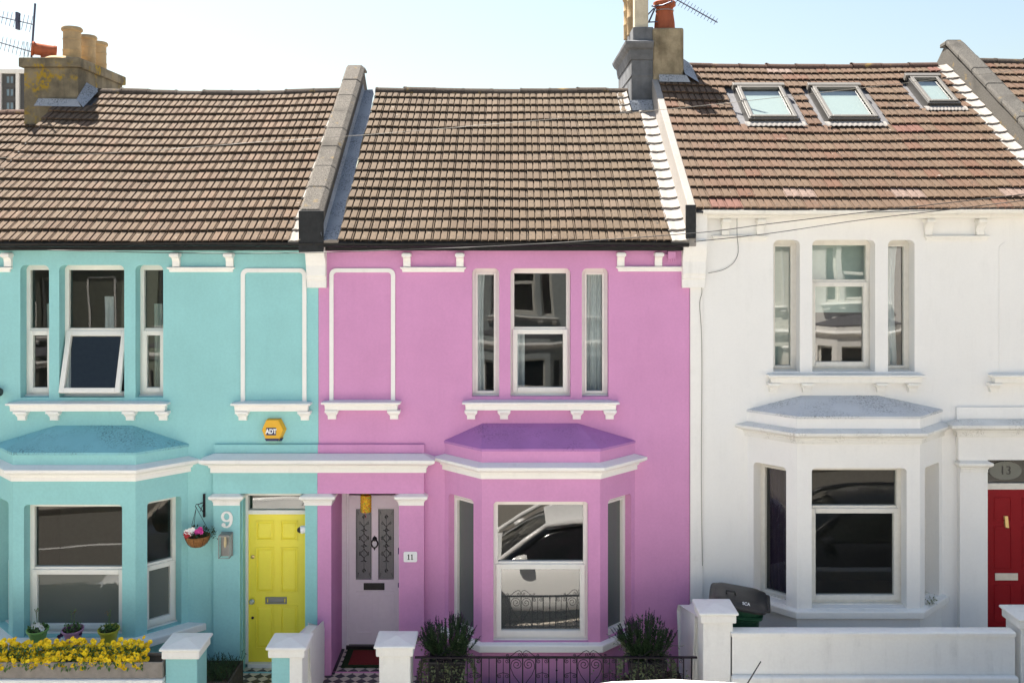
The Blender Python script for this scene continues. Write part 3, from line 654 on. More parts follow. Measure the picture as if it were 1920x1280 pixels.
r13, f13, g13 = roof(h13, 2.47, 7.28, EY, 6.395, PITCH, RLN, ROWS, M['tileR'], [(a-.06, b_+.06, c-.1, d+.04) for a, b_, c, d in sk]+[(2.3, 2.98, 3.9, 6)]+[(2.47+k*TW, 2.47+(k+m)*TW, q*GA, (q+1)*GA) for k, m, q, _ in NEWT], sag=.03, seed=37, ridge='ridgered')
for k, m, q, mm in NEWT: tiles(f13, 2.47+k*TW, 2.47+(k+m)*TW, q+1, GA, [(0, 9, -1, q*GA)] if q else [], random.Random(k)).build('replacement_tiles', M[mm], r13)
edge_tiles(r13, f13, 7.22, 7.44, 0, RLN, g13, 12)
gutter(h13, 2.56, 8.2, -.215, 6.395, .066, M['trimold'], (-.13, -.003, 6.29, 6.40))
parapet(h13, 7.43, 7.76, f13, RLN, .46, M['copingdark'], M['copingdark'], 9)
# white party wall between the pink and the white roof
lo, hi = f13(2.42, -.02, 0), f13(2.42, RLN, 0)
pw = MB().hexa([(2.37, lo.y, lo.z-.47), (2.475, lo.y, lo.z-.47), (2.475, hi.y, hi.z-.75), (2.37, hi.y, hi.z-.75), (2.37, lo.y, lo.z+.05), (2.475, lo.y, lo.z+.05), (2.475, hi.y, hi.z+.05), (2.37, hi.y, hi.z+.05)])
pwo = pw.build('party_wall', M['mortar'], h13, bevel=.01)
MB().box(X(1286, -.24), X(1305, -.24), -.245, -.20, Z(447, -.24), Z(384, -.24)).build('slate_end', M['blackpaint'], pwo, bevel=.008)
# white pier with its big S-shaped corbel, and the one at the other party line
pier = MB().box(X(1294.5, -.03), X(1318, -.03), -.03, .02, .3, Z(402)); 
pier.box(X(1304, -.16), X(1326, -.16), -.16, -.002, Z(452), Z(398)); pier.build('pier', M['trim'], h13, bevel=.004)
def big_corbel(h, x0, x1, zt, zb_, proj):
    mb = MB(); F = (Vector((x0, 0, 0)), Vector((0, -1, 0)), Vector((0, 0, 1)), Vector((1, 0, 0))); H = zt-zb_
    P = [(-.01, 0), (.09, 0), (.095, .18), (.12, .2), (.125, .26), (.15, .30), (.155, .55), (.19, .68), (.24, .8), (.26, .9), (.26, 1)]
    mb.prism(F, [(p*proj/.26, zb_+q*H) for p, q in P]+[(-.01, zt)], 0, x1-x0); return mb.build('party_corbel', M['trim'], h, bevel=.005)
big_corbel(h11, X(578), X(613), 5.90, Z(539), .21)
big_corbel(h13, X(1279, -.05), X(1321, -.05), Z(450), Z(539), .20)
# skylights
for x0, x1, s0, s1 in sk:
    c, s_ = math.cos(PITCH), math.sin(PITCH)
    F = (Vector((0, EY, 6.395)), Vector((1, 0, 0)), Vector((0, c, s_)), Vector((0, s_, -c)))
    mb = MB().ring(F, x0+.05, x1-.05, s0+.045, s1-.07, .05, -.125, -.07); mb.fbox(F, x0-.01, x1+.01, s1-.06, s1+.03, -.135, -.03)
    q = mb.build('skylight', M['skyinner'], h13, bevel=.004)
    k = MB().ring(F, x0+.02, x1-.02, s0, s1, .08, -.105, .04, .10, .075); k.build('skylight_kerb', M['skyframe'], q, bevel=.006)
    for nm, dd, mm in (('pane', -.085, 'glassw'), ('roller_blind', -.04, 'blind')):
        MB().add([fpt(F, x0+.09, s0+.07, dd), fpt(F, x1-.09, s0+.07, dd), fpt(F, x1-.09, s1-.11, dd), fpt(F, x0+.09, s1-.11, dd)], [(0, 1, 2, 3)]).build(nm, M[mm], q)
    ap = MB(); n = 12; vs = []
    for i in range(n*4+1):
        u = x0-.05+(x1-x0+.1)*i/(n*4); wv = .006*math.cos(i*math.pi/2); vs += [fpt(F, u, s0-.015, -.06), fpt(F, u, s0-.10, -.062-wv), fpt(F, u, s0-.135+wv*.6, -.05-wv)]
    ap.add(vs, [(3*i+j, 3*i+3+j, 3*i+4+j, 3*i+1+j) for i in range(n*4) for j in range(2)]); ap.build('skylight_apron', M['mortar'], q, smooth=60)
# ------------------------------------------------------------------ chimneys
def pot_mb(c, r, h, kind='roll'):
    mb = MB()
    if kind == 'roll': pr = [(r*.92, 0), (r*.92, h*.3), (r*.95, h*.31), (r*.95, h*.34), (r*.9, h*.35), (r*.9, h*.62), (r*.94, h*.63), (r*.94, h*.66), (r*.9, h*.67), (r*.9, h*.86), (r*1.08, h*.9), (r*1.1, h*.95), (r*.98, h), (r*.72, h), (r*.68, h*.6)]
    else: pr = [(r*1.05, 0), (r*1.0, h*.3), (r*.86, h*.62), (r*.84, h*.8), (r*1.1, h*.86), (r*1.12, h*.97), (r, h), (r*.7, h), (r*.66, h*.6)]
    return mb.lathe(c, pr, 24)
ych, yb = 3.10, 4.95
cL = MB(); zt = Z(112, ych)
cL.box(-8.03, -7.13, ych, yb, 7.2, zt-.13); cl = cL.build('chimney', M['chimA'], h9, bevel=.012)
MB().box(-8.10, -7.08, ych-.05, yb+.05, zt-.13, zt+.03).build('chimney_cap', M['chimA'], cl, bevel=.02)
fl = MB(); n9 = f9
sA = (ych-EY)/math.cos(PITCH)
fl.add([f9(-7.75, sA-.012, .13), f9(-7.12, sA-.012, .13), f9(-7.02, sA-.13, .055), f9(-7.4, sA-.15, .055), f9(-7.80, sA-.13, .055)], [(0, 1, 2, 3, 4)])
fl.add([f9(-7.122, sA-.02, .13), f9(-7.122, RLN, .19), f9(-6.93, RLN, .06), f9(-6.98, sA-.15, .055)], [(0, 1, 2, 3)]); fl.build('flashing', M['lead'], cl)
for (px, py, yy) in ((135, 103, 3.4), (163, 118, 4.05), (184, 130, 4.65)):
    pot_mb((X(px, yy), yy, zt+.02), .158, .57+.02*random.random()).build('chimney_pot', M['potyel'], cl, smooth=40)
ck = MB(); c0 = Vector((X(92, 3.35), 3.35, zt+.02)); ck.lathe(c0, [(.13, 0), (.13, .09), (.1, .14)], 16)
ck.lathe(c0+Vector((.12, 0, .15)), [(.105, 0), (.11, .03), (.10, .06), (.10, .33), (.12, .34), (.12, .37), (.085, .37), (.08, .2)], 16, axis=Vector((-1, -.35, .12)))
ck.build('hooded_chimney_pot', M['potred'], cl, smooth=40)
mt = MB(); mt.lathe((X(112, 3.25), 3.3, zt+.02), [(.30, 0), (.2, .05), (.05, .06)], 16); mt.build('mortar_flaunching', M['potyel'], cl, smooth=40)
ych = 3.0; x0, xm, x1 = X(1184, ych), X(1224, ych), X(1282, ych); zt = Z(50, ych)
g_ = MB(); g_.box(x0, xm+.003, ych, 4.9, 7.0, zt-.55); g_.box(x0+.03, xm+.012, ych+.03, 4.88, zt-.56, zt); cr = g_.build('chimney', M['chimG'], h11, bevel=.012)
z1 = zt-.46
MB().sweep([(x0, 4.9), (x0, ych), (xm, ych)], [(-.02, z1-.09), (.012, z1-.09), (.03, z1), (.035, z1+.07), (.075, z1+.10), (.11, z1+.16), (.115, z1+.2), (-.02, z1+.24)]).build('chimney_cornice', M['chimG'], cr, bevel=.006)
MB().sweep([(x0, 4.9), (x0, ych), (xm, ych)], [(-.02, z1-.36), (.012, z1-.36), (.012, z1-.33), (-.02, z1-.32)]).build('chimney_band', M['chimG'], cr)
cr2 = MB().box(xm, x1, ych-.008, 4.9, 7.0, zt-.02).build('chimney', M['chimB'], h13, bevel=.03)
for (px, yy, r, h, m_, kd) in ((1180, 3.9, .11, .75, 'potyel', 'roll'), (1189, 3.55, .13, .9, 'potyel', 'roll'), (1246, 3.35, .17, .52, 'potred', 'taper')):
    pot_mb((X(px, yy), yy, zt-.03), r, h, kd).build('chimney_pot', M[m_], cr2 if px > 1230 else cr, smooth=40)
sq = MB(); sx = X(1201, 3.25); sq.box(sx-.115, sx+.115, 3.13, 3.36, zt, zt+.75); sq.box(sx-.14, sx+.14, 3.10, 3.39, zt+.75, zt+.85); sq.build('chimney_pot', M['potcream'], cr, bevel=.02)
fa = MB(); sA = (ych-EY)/math.cos(PITCH)
fa.add([f11(1.98, sA, .16), f11(2.36, sA, .16), f11(2.36, sA-.2, .07), f11(2.02, sA-.18, .06)], [(0, 1, 2, 3)]); fa.build('flashing', M['lead'], cr)
fb = MB(); fb.add([f13(2.47, sA-.0, .14), f13(2.92, sA, .14), f13(2.98, sA-.10, .06), f13(2.47, sA-.10, .06)], [(0, 1, 2, 3)])
fb.add([f13(2.895, sA, .16), f13(2.895, RLN, .2), f13(3.10, RLN, .06), f13(3.12, sA-.1, .06)], [(0, 1, 2, 3)]); fb.build('flashing', M['lead'], cr2)

# neighbours further along: roofs and plain fronts
def shifted(S, dx, dz, **k):
    def f(v): return tuple(x+dx for x in v)
    T = dict(S); T['lights'] = [f(v) for v in S['lights']]; T['x0'] += dx; T['x1'] += dx
    T['sill'] = (S['sill'][0]+dx, S['sill'][1]+dx, S['sill'][2]); T['corb'] = f(S['corb']); T['panel'] = f(S['panel']); T['psill'] = (S['psill'][0]+dx, S['psill'][1]+dx, S['psill'][2]); T['pcorb'] = f(S['pcorb'])
    T['eaves'] = []; T['bay'] = (S['bay'][0]+dx, S['bay'][1]+dx, S['bay'][2]); T['bwin'] = f(S['bwin']); T['bridge'] = f(S['bridge']); T['door'] = (S['door'][0]+dx, S['door'][1]+dx, S['door'][2])
    P = dict(S['porch']); P['x0'] += dx; P['x1'] += dx; P['pil'] = [f(v) for v in P['pil']]; P['caps'] = [f(v) for v in P['caps']]; P['string'] = [(a+dx, b) for a, b in P['string']]; T['porch'] = P
    T.update(k); return T
def neighbour(dx, dz, label, tm_, wall, seed, ridge):
    T = shifted(S11, dx, 0, label=label, wall=wall, bayroof='slate', plainglass=True, glass=('darkglass', 'darkglass'), bglass=('darkglass',)*4); h = house(T)[0]
    MB().box(T['door'][0], T['door'][1], .5, .55, .2, 2.9).build('door', M['cardark'], h)
    roof(h, T['x0'], T['x1'], EY, 5.965, PITCH, RLN, ROWS, tm_, seed=seed, ridge=ridge); gutter(h, T['x0'], T['x1'], -.205, 5.965, .058, M['blackmetal'], (-.12, -.003, 5.862, 5.962))
    h.location.z += dz; return h
neighbour(-12.49-PARTY, -.365, 'house with a lower red-ridged tiled roof beyond the turquoise one', M['tileL'], 'oppcream', 41, 'ridgered')
neighbour(7.775-PARTY, .50, 'house beyond the white one, its red-brown tiled roof behind a parapet', M['tileR'], 'oppcream', 43, 'ridge')
# ------------------------------------------------------------------ front doors
def fring(mb, F, u0, u1, v0, v1, d, t=.016, h=.012):
    mb.ring(F, u0, u1, v0, v1, t, d-h, d+.003)
def door9():
    y = .22; xL, xR = X(465, y), X(573, y); zt, zb = Z(963, y), Z(1240, y)
    d = MB().box(xL, xR+.1, y, y+.05, zb, zt)
    F = (Vector((0, y, 0)),)+FM[1:]
    for (a, c, p, q) in ((481, 512, 977, 1011), (527, 557, 977, 1011), (481, 512, 1027, 1108), (527, 557, 1027, 1108), (481, 512, 1136, 1213), (527, 557, 1136, 1213)):
        u0, u1, v0, v1 = X(a, y), X(c, y), Z(q, y), Z(p, y)
        d.ring(F, u0-.012, u1+.012, v0-.012, v1+.012, .02, -.012, .002)
        d.hexa([(u0+.03, y-.010, v0+.03), (u1-.03, y-.010, v0+.03), (u1-.008, y+.001, v0+.008), (u0+.008, y+.001, v0+.008), (u0+.03, y-.010, v1-.03), (u1-.03, y-.010, v1-.03), (u1-.008, y+.001, v1-.008), (u0+.008, y+.001, v1-.008)])
    o = d.build('door', M['yellow'], h9, bevel=.004); o['label'] = 'yellow six-panel front door'
    k = MB().ring(F, X(498, y), X(538, y), Z(1131, y), Z(1118, y), .02, -.018, .0); k.box(X(503, y), X(533, y), y-.01, y-.002, Z(1128, y), Z(1121, y)); k.build('letter_plate', M['steel'], o, bevel=.004)
    for py, r, mm in ((1043, .026, 'brass'), (1125, .036, 'chrome'), (1157, .018, 'black')):
        MB().lathe((X(474, y), y-.002, Z(py, y)), [(r*.6, 0), (r*.5, .03), (r, .04), (r, .06), (r*.6, .075)] if r > .03 else [(r, 0), (r, .012), (r*.6, .016)], 16, axis=Vector((0, -1, 0))).build('door_knob' if r > .03 else 'lock', M[mm], o, smooth=40)
    f = MB(); f.box(X(459, y), X(466, y), y-.03, y+.08, zb-.02, Z(925, y)); f.box(X(466, y), xR+.12, y-.025, y+.08, Z(963, y)+.002, Z(955, y)); f.box(X(466, y), xR+.12, y-.02, y+.08, Z(928, y), Z(923, y)+.03); f.box(X(466, y), xR+.1, y-.06, y+.06, zb-.06, zb-.003)
    fo = f.build('door_frame', M['trim'], h9, bevel=.004)
    p = MB().add([(X(464, y), y+.02, Z(957, y)), (xR+.1, y+.02, Z(957, y)), (xR+.1, y+.02, Z(926, y)), (X(464, y), y+.02, Z(926, y))], [(0, 1, 2, 3)]); p.build('fanlight', M['glassw'], fo)
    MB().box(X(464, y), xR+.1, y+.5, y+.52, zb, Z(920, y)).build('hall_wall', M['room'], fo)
def door11():
    y = .80; xL, xR = X(654, y), X(760, y); zt, zb = Z(934, y), Z(1207, y); F = (Vector((0, y, 0)),)+FM[1:]
    pan = [(667, 697, 953, 1086), (709, 739, 953, 1086)]
    d = MB()
    holes = [[(X(a, y), Z(q, y)), (X(c, y), Z(q, y)), (X(c, y), Z(p, y)), (X(a, y), Z(p, y))] for a, c, p, q in pan]
    d.panel(F, [(xL, zb), (xR, zb), (xR, zt), (xL, zt)], holes, [.03, .03])
    d.box(xL, xR, y+.031, y+.05, zb, zt)
    for (a, c, p, q) in ((667, 698, 1108, 1186), (708, 739, 1108, 1186)):
        u0, u1, v0, v1 = X(a, y), X(c, y), Z(q, y), Z(p, y); d.ring(F, u0, u1, v0, v1, .018, -.009, .003); d.box(u0+.045, u1-.045, y-.006, y+.002, v0+.05, v1-.05)
    for (a, c, p, q) in pan: d.ring(F, X(a, y)-.012, X(c, y)+.012, Z(q, y)-.012, Z(p, y)+.012, .014, -.008, .003)
    o = d.build('door', M['lilac'], h11, bevel=.003); o['label'] = 'pale lilac front door with two etched glass panels'
    for (a, c, p, q) in pan:
        u0, u1, v0, v1 = X(a, y), X(c, y), Z(q, y), Z(p, y); um = (u0+u1)/2
        g_ = MB(); g_.add([fpt(F, u0, v0, .018), fpt(F, u1, v0, .018), fpt(F, u1, v1, .018), fpt(F, u0, v1, .018)], [(0, 1, 2, 3)])
        g_.cur = 1
        def sw(pts, r=.004): g_.tube([fpt(F, um+a_, v0+b_*(v1-v0), .014) for a_, b_ in pts], r, 5)
        for base, sgn in ((.30, 1), (.52, 1), (.74, 1), (.42, -1), (.64, -1)):
            for sd in (-1, 1):
                sw([(sd*.002, base), (sd*.03, base+.03*sgn), (sd*.062, base+.075*sgn), (sd*.07, base+.045*sgn), (sd*.05, base+.035*sgn)], [.003, .006, .004, .004, .006])
                sw([(0, base-.02*sgn), (sd*.02, base-.05*sgn), (sd*.045, base-.045*sgn)], [.006, .007, .002])
            g_.lathe(fpt(F, um, v0+base*(v1-v0), .012), [(.012, 0), (.008, .004)], 8, axis=Vector((0, -1, 0)))
        for yy_ in (.12, .88):
            for sd in (-1, 1): sw([(0, yy_-.03), (sd*.02, yy_), (0, yy_+.035)], [.002, .01, .002]); sw([(sd*.09, .04), (sd*.075, .08), (sd*.085, .09)], .004); sw([(sd*.09, .96), (sd*.075, .92), (sd*.085, .91)], .004)
        sw([(0, .1), (0, .9)], .0025)
        for sd in (-1, 1): sw([(sd*(um-u0-.012), .02), (sd*(um-u0-.012), .98)], .003)
        g_.build('pane', None, o, mats=[M['etched'], M['etchline']])
    k = MB().box(X(682, y), X(721, y), y-.014, y-.001, Z(1105, y), Z(1092, y)); k.build('letter_slot', M['black'], o, bevel=.004)
    kn = MB(); c = Vector((X(702.5, y), y-.012, Z(1017, y))); kn.tube([c+Vector((.045*math.sin(a), -.012, -.005-.05*math.cos(a)*1.1)) for a in [R(q) for q in range(20, 341, 20)]], .011, 8)
    kn.lathe(c+Vector((0, .014, .055)), [(.035, 0), (.03, .02), (.012, .04)], 14, axis=Vector((0, -1, 0))); kn.tube([c+Vector((0, 0, .07)), c+Vector((0, 0, .105))], [.02, .002], 8); kn.tube([c+Vector((0, -.01, -.06)), c+Vector((0, -.01, -.1))], [.02, .003], 8)
    kn.build('door_knocker', M['black'], o, smooth=50)
    f = MB(); f.box(X(641.5, y), X(650, y), y-.05, y+.08, zb-.08, Z(925, y)+.02); f.box(X(650, y), X(654.5, y), y-.025, y+.08, zb-.06, Z(925, y)+.02); f.box(X(654, y), xR+.1, y-.02, y+.08, zt+.003, zt+.05); f.box(X(654, y), xR+.1, y-.015, y+.08, zt+.27, zt+.36)
    fo = f.build('door_frame', M['lilac'], h11, bevel=.004)
    MB().add([(X(654, y), y+.02, zt+.04), (xR, y+.02, zt+.04), (xR, y+.02, zt+.29), (X(654, y), y+.02, zt+.29)], [(0, 1, 2, 3)]).build('fanlight', M['darkglass'], fo)
    MB().box(X(650, y), xR+.1, y-.06, y+.06, zb-.09, zb-.002).build('threshold', M['black'], fo)
    for py, r in ((1033, .03), (1097, .022)):
        MB().box(X(746, .1), X(753, .1), .1, .13, Z(py, .1)-r*1.4, Z(py, .1)+r*1.4).build('door_bell', M['navy'], h11, bevel=.006)
def door13():
    y = .20; F = (Vector((0, y, 0)),)+FM[1:]; xL, xR = X(1850, y), 7.28; zt, zb = Z(917, y), .75
    d = MB().box(xL, xR, y, y+.05, zb, zt); um = (xL+xR)/2+.02
    cols = ((xL+.10, um-.07), (um+.07, xR-.1))
    for (v0, v1) in ((Z(976, y), Z(932, y)), (Z(1066, y), Z(986, y)), (Z(1166, y), Z(1096, y))):
        for u0, u1 in cols: d.ring(F, u0, u1, v0, v1, .018, -.008, .002)
    o = d.build('door', M['red'], h13, bevel=.004); o['label'] = 'deep red panelled front door'
    MB().box(X(1865, y), X(1908, y), y-.012, y-.001, Z(1087, y), Z(1073.5, y)).build('letter_plate', M['chrome'], o, bevel=.003)
    kn = MB(); kn.add([], []); F2 = (Vector((X(1885, y), y, Z(977, y))),)+FM[1:]; kn.prism(F2, [(-.02, .075), (.016, .075), (.03, -.075), (-.012, -.075)], -.03, -.002); kn.build('door_knocker', M['brass'], o, bevel=.005)
    f = MB(); f.box(xL-.05, xR, y-.02, y+.06, Z(917, y)+.003, Z(905, y)); fo = f.build('door_frame', M['upvcold'], h13, bevel=.003)
    MB().add([(xL-.05, y+.02, Z(907, y)), (xR, y+.02, Z(907, y)), (xR, y+.02, Z(858, y)), (xL-.05, y+.02, Z(858, y))], [(0, 1, 2, 3)]).build('fanlight', M['darkglass'], fo)
    pl = MB(); c = (X(1885.5, y), Z(882, y)); n = 36; F3 = (Vector((c[0], y, c[1])),)+FM[1:]
    pl.prism(F3, [(.222*math.cos(6.2832*k/n), .125*math.sin(6.2832*k/n)) for k in range(n)], .002, .016); pl.cur = 1
    put_text(pl, '13', .165, .002, F3, 0, 0, -.001); pl.build('number_plate', None, fo, mats=[M['film'], M['black']])
door9(); door11(); door13()
# ------------------------------------------------------------------ front gardens: ground, paths, mats
def flat(name, x0, x1, y0, y1, z, mat, at=None, t=.4):
    return tag(MB().box(x0, x1, y0, y1, z-t, z).build(name, mat, at=(x0, y0, z)), kind='structure')
flat('garden_ground', -7.5, -4.2, -1.45, -.01, .22, M['paving']); flat('garden_ground', -1.05, 2.3, -1.45, -.01, .24, M['soil']); flat('garden_ground', 2.45, 6.2, -1.45, -.01, .55, M['paving'])
flat('tiled_path', X(450)-.25, X(572)-.02, -1.45, .19, .21, M['tiles']); flat('tiled_path', X(597)-.07, X(748)+.25, -1.45, .78, .212, M['tiles'])
flat('tiled_path', 6.2, 7.4, -1.45, .19, .56, M['paving'])
tag(MB().box(X(597)+.165, X(597)+.225, -.05, .74, .213, .225).build('path_border', M['black']), kind='structure')
m = thing('door_mat', (X(690, .45), .45, .214), 'worn red door mat with a dark green border on the tiled porch', 'mat')
MB().box(X(646, .45), X(735, .45), .15, .74, .2145, .226).build('border', M['matg'], m); MB().box(X(658, .45), X(725, .45), .22, .68, .2265, .232).build('pile', M['mat'], m)

# ------------------------------------------------------------------ gate pillars and garden walls
def pillar(x0, x1, y0, y1, zb, zt, label, shaft, half=None, over=.045):
    t = thing('gate_pillar', ((x0+x1)/2, (y0+y1)/2, zb), label, 'gate pillar', 'white-capped gate pillars')
    s_ = MB().box(x0+over+.015, x1-over-.015, y0+over+.015, y1-over-.015, zb-.2, zt-.1).build('shaft', shaft, t, bevel=.012)
    if half:
        xm = x0+(x1-x0)*half
        MB().box(xm, x1-over-.012, y0+over+.012, y1-over-.012, zb-.2, zt-.102).build('painted_half', M['gardenwhite'], s_, bevel=.012)
    c = MB(); c.box(x0+over*.55, x1-over*.55, y0+over*.55, y1-over*.55, zt-.16, zt-.058)
    a = [(x0, y0), (x1, y0), (x1, y1), (x0, y1)]; ins = .03; z0, z1, z2 = zt-.06, zt-.028, zt+.012
    xm, ym = (x0+x1)/2, (y0+y1)/2
    c.add([(p[0], p[1], z0) for p in a]+[(p[0], p[1], z1) for p in a]+[(xm, ym, z2)], [(3, 2, 1, 0), (0, 1, 5, 4), (1, 2, 6, 5), (2, 3, 7, 6), (3, 0, 4, 7), (4, 5, 8), (5, 6, 8), (6, 7, 8), (7, 4, 8)])
    c.build('cap', M['gardenwhite'], t, bevel=.016); return t
YF = -1.5
pillar(X(297, YF), X(376, YF), YF, YF+.50, slope(-3.9), 1.185, 'turquoise gate pillar with a white cap beside the yellow flowers', M['teal'])
pillar(X(497, YF), X(574, YF), YF, YF+.46, slope(-2.6), 1.20, 'half turquoise half white gate pillar before the yellow door', M['teal'], .56)
pillar(X(700, YF), X(778, YF), YF, YF+.48, slope(-1.3), 1.215, 'white gate pillar in front of the lilac door, at the railing end', M['gardenwhite'])
pillar(X(1311, YF), X(1386, YF), YF, YF+.48, slope(2.5), 1.61, 'tall white gate pillar in front of the wheelie bin', M['gardenwhite'])
pillar(X(1910, YF), X(1985, YF), YF, YF+.48, slope(6.3), 1.54, 'white gate pillar at the red door, cut off by the picture edge', M['gardenwhite'])
def garden_wall(pts_yz, x0, x1, label, mat, bev=.04):
    F = (Vector((x0, 0, 0)), Vector((0, 1, 0)), Vector((0, 0, 1)), Vector((1, 0, 0))); c = sum(p[0] for p in pts_yz)/len(pts_yz)
    o = MB().prism(F, pts_yz, 0, x1-x0).build('garden_wall', mat, at=((x0+x1)/2, c, 0), bevel=bev); return tag(o, label, 'garden wall')
garden_wall([(YF+.40, -.1), (-.22, -.1), (-.20, .85), (-.26, .955), (-.36, .985), (YF+.40, 1.13)], -2.575, -2.43, 'white dividing wall with a rounded top behind the half white pillar', M['gardenwhite'], .05)
garden_wall([(YF+.44, 0), (-.12, 0), (-.12, 1.1), (-.2, 1.20), (-.3, 1.235), (YF+.44, 1.36)], 2.285, 2.43, 'white dividing wall between the pink and the white front garden', M['gardenwhite'], .05)
# long white wall in front of the white house
t = thing('garden_wall', (4.4, YF+.1, .2), 'long low white wall with an uneven coping in front of the white house', 'garden wall')
zt = 1.345; x0, x1 = X(1372, YF), X(1908, YF)
MB().box(x0, x1, YF+.06, YF+.2, 0, zt-.055).build('wall_face', M['gardenwhite'], t)
cp = MB(); n = 60; vs = []; rnd = random.Random(4)
for i in range(n+1):
    x = x0+(x1-x0)*i/n; a_ = .006*noise.noise((x*2, 1, 0)); b_ = .010*noise.noise((x*3, 4, 2)); q = .012*noise.noise((x*5, 7, 1))
    vs += [(x, YF+.205, zt-.06), (x, YF+.21, zt-.008+a_), (x, YF+.19, zt+a_), (x, YF+.05+q*.4, zt+a_-.002), (x, YF+.033+q*.5, zt-.012+a_), (x, YF+.036+q, zt-.05+b_), (x, YF+.075, zt-.062+b_)]
cp.add(vs, [(7*i+k, 7*i+7+k, 7*i+8+k, 7*i+1+k) for i in range(n) for k in range(6)]); cp.build('coping', M['gardenwhite'], t, smooth=35)
MB().box(x0, x1, YF-.04, YF+.05, 0, Z(1267, YF)).build('plinth', M['gardenwhite'], t, bevel=.02)
t = thing('garden_wall', (-5.6, YF+.1, 0), 'low white wall under the planter of yellow flowers', 'garden wall')
MB().box(-7.6, X(306, YF), YF+.02, YF+.26, -.5, Z(1273, YF)-.05).build('wall_face', M['gardenwhite'], t); MB().box(-7.6, X(306, YF)-.002, YF-.02, YF+.3, Z(1273, YF)-.05, Z(1273, YF)).build('coping', M['gardenwhite'], t, bevel=.015)
t = tag(MB().box(X(784, YF), X(1306, YF), YF+.05, YF+.25, -.2, .52).build('garden_wall', M['chimB'], at=(.5, YF+.15, 0)), 'dwarf wall carrying the black railing of the pink house', 'garden wall')

# ------------------------------------------------------------------ wrought-iron railing
yr = YF+.1; t = thing('iron_railing', (X(1040, yr), yr, .52), 'black wrought-iron railing with scrolls and hearts in front of the pink house', 'railing')
zr = Z(1231.5, yr); px2 = (DIST+yr)/FPX
MB().box(X(778, yr), X(1307, yr), yr-.018, yr+.018, zr-.008, zr+.008).build('top_rail', M['iron'], t); MB().box(X(778, yr), X(1307, yr), yr-.014, yr+.014, .60, .614).build('bottom_rail', M['iron'], t)
for p in (790, 804, 818, 846, 876, 902.5, 917, 931, 955.6, 980, 1004.5, 1029, 1057.5, 1081.7, 1106, 1131, 1155, 1170, 1184.5, 1197, 1213, 1228, 1243, 1258, 1281.7, 1296.7):
    th = .0075 if p in (902.5, 931, 955.6, 980, 1004.5, 1029, 1057.5, 1081.7, 1106, 1131, 1155, 1281.7, 1296.7) else .0055
    MB().box(X(p, yr)-th, X(p, yr)+th, yr-th, yr+th, .52, zr-.006).build('bar', M['iron'], t)
kb = MB(); kx = X(1043.7, yr); kb.tube([(kx, yr, .52), (kx, yr, zr)], .007, 6)
for py in (1236, 1256, 1277): kb.lathe((kx, yr, Z(py, yr)-.01), [(.006, 0), (.013, .006), (.013, .014), (.006, .02)], 8)
kb.build('knotted_bar', M['iron'], t, smooth=50)
def spiral(cx, cz, r0, turns, start, sgn, lead=None, n=30):
    pts = list(lead or [])
    for i in range(n+1):
        q = i/n; a = start+sgn*turns*6.2832*q; r = r0*(1-.82*q); pts.append((cx+r*math.cos(a), yr, cz+r*math.sin(a)))
    return pts
for p in (832, 890, 943.5, 1016.7, 1069.7, 1143, 1270):
    cx = X(p, yr); s_ = MB(); s_.tube([(cx, yr, .52), (cx, yr, zr)], .005, 5)
    for zc, sg in ((zr-.045, 1), (.80, 1), (.69, -1)):
        for sd in (-1, 1): s_.tube(spiral(cx+sd*.045, zc, .028, 1.5, math.pi/2+sd*1.2*0 if sg > 0 else -math.pi/2, -sd*sg*1.0, [(cx+sd*.004, yr, zc-.0+.04*sg), (cx+sd*.02, yr, zc+.033*sg)]), .004, 5)
    s_.build('scroll', M['iron'], t, smooth=60)
for p in (846, 980, 1106, 1228):
    cx = X(p, yr); s_ = MB()
    for sd in (-1, 1):
        c0 = (cx+sd*.071, zr-.085); R0 = .068
        pts = [(cx+sd*.004, yr, zr-.36), (cx+sd*.05, yr, zr-.29), (cx+sd*.11, yr, zr-.21), (cx+sd*.142, yr, zr-.13)]
        s_.tube(pts+spiral(c0[0], c0[1], R0, 1.75, 0.0 if sd > 0 else math.pi, sd, None, 40), .0048, 5)
        s_.tube(spiral(cx+sd*.075, zr-.40, .075, 1.5, 0 if sd > 0 else math.pi, sd, None, 40), .0048, 5)
    s_.build('heart_scroll', M['iron'], t, smooth=60)
    c_ = MB()
    for sd in (-1, 1):
        c_.tube([(cx+sd*.16, yr, zr+.006), (cx+sd*.12, yr, zr+.03), (cx+sd*.075, yr, zr+.068), (cx+sd*.04, yr, zr+.082), (cx+sd*.012, yr, zr+.066), (cx+sd*.003, yr, zr+.03)], .0045, 5)
        c_.tube(spiral(cx+sd*.036, zr+.03, .026, 1.4, math.pi/2+sd*1.4, sd), .004, 5)
        c_.tube(spiral(cx+sd*.185, zr+.026, .019, 1.2, -math.pi/2, -sd), .004, 5)
    c_.build('crest_scroll', M['iron'], t, smooth=60)

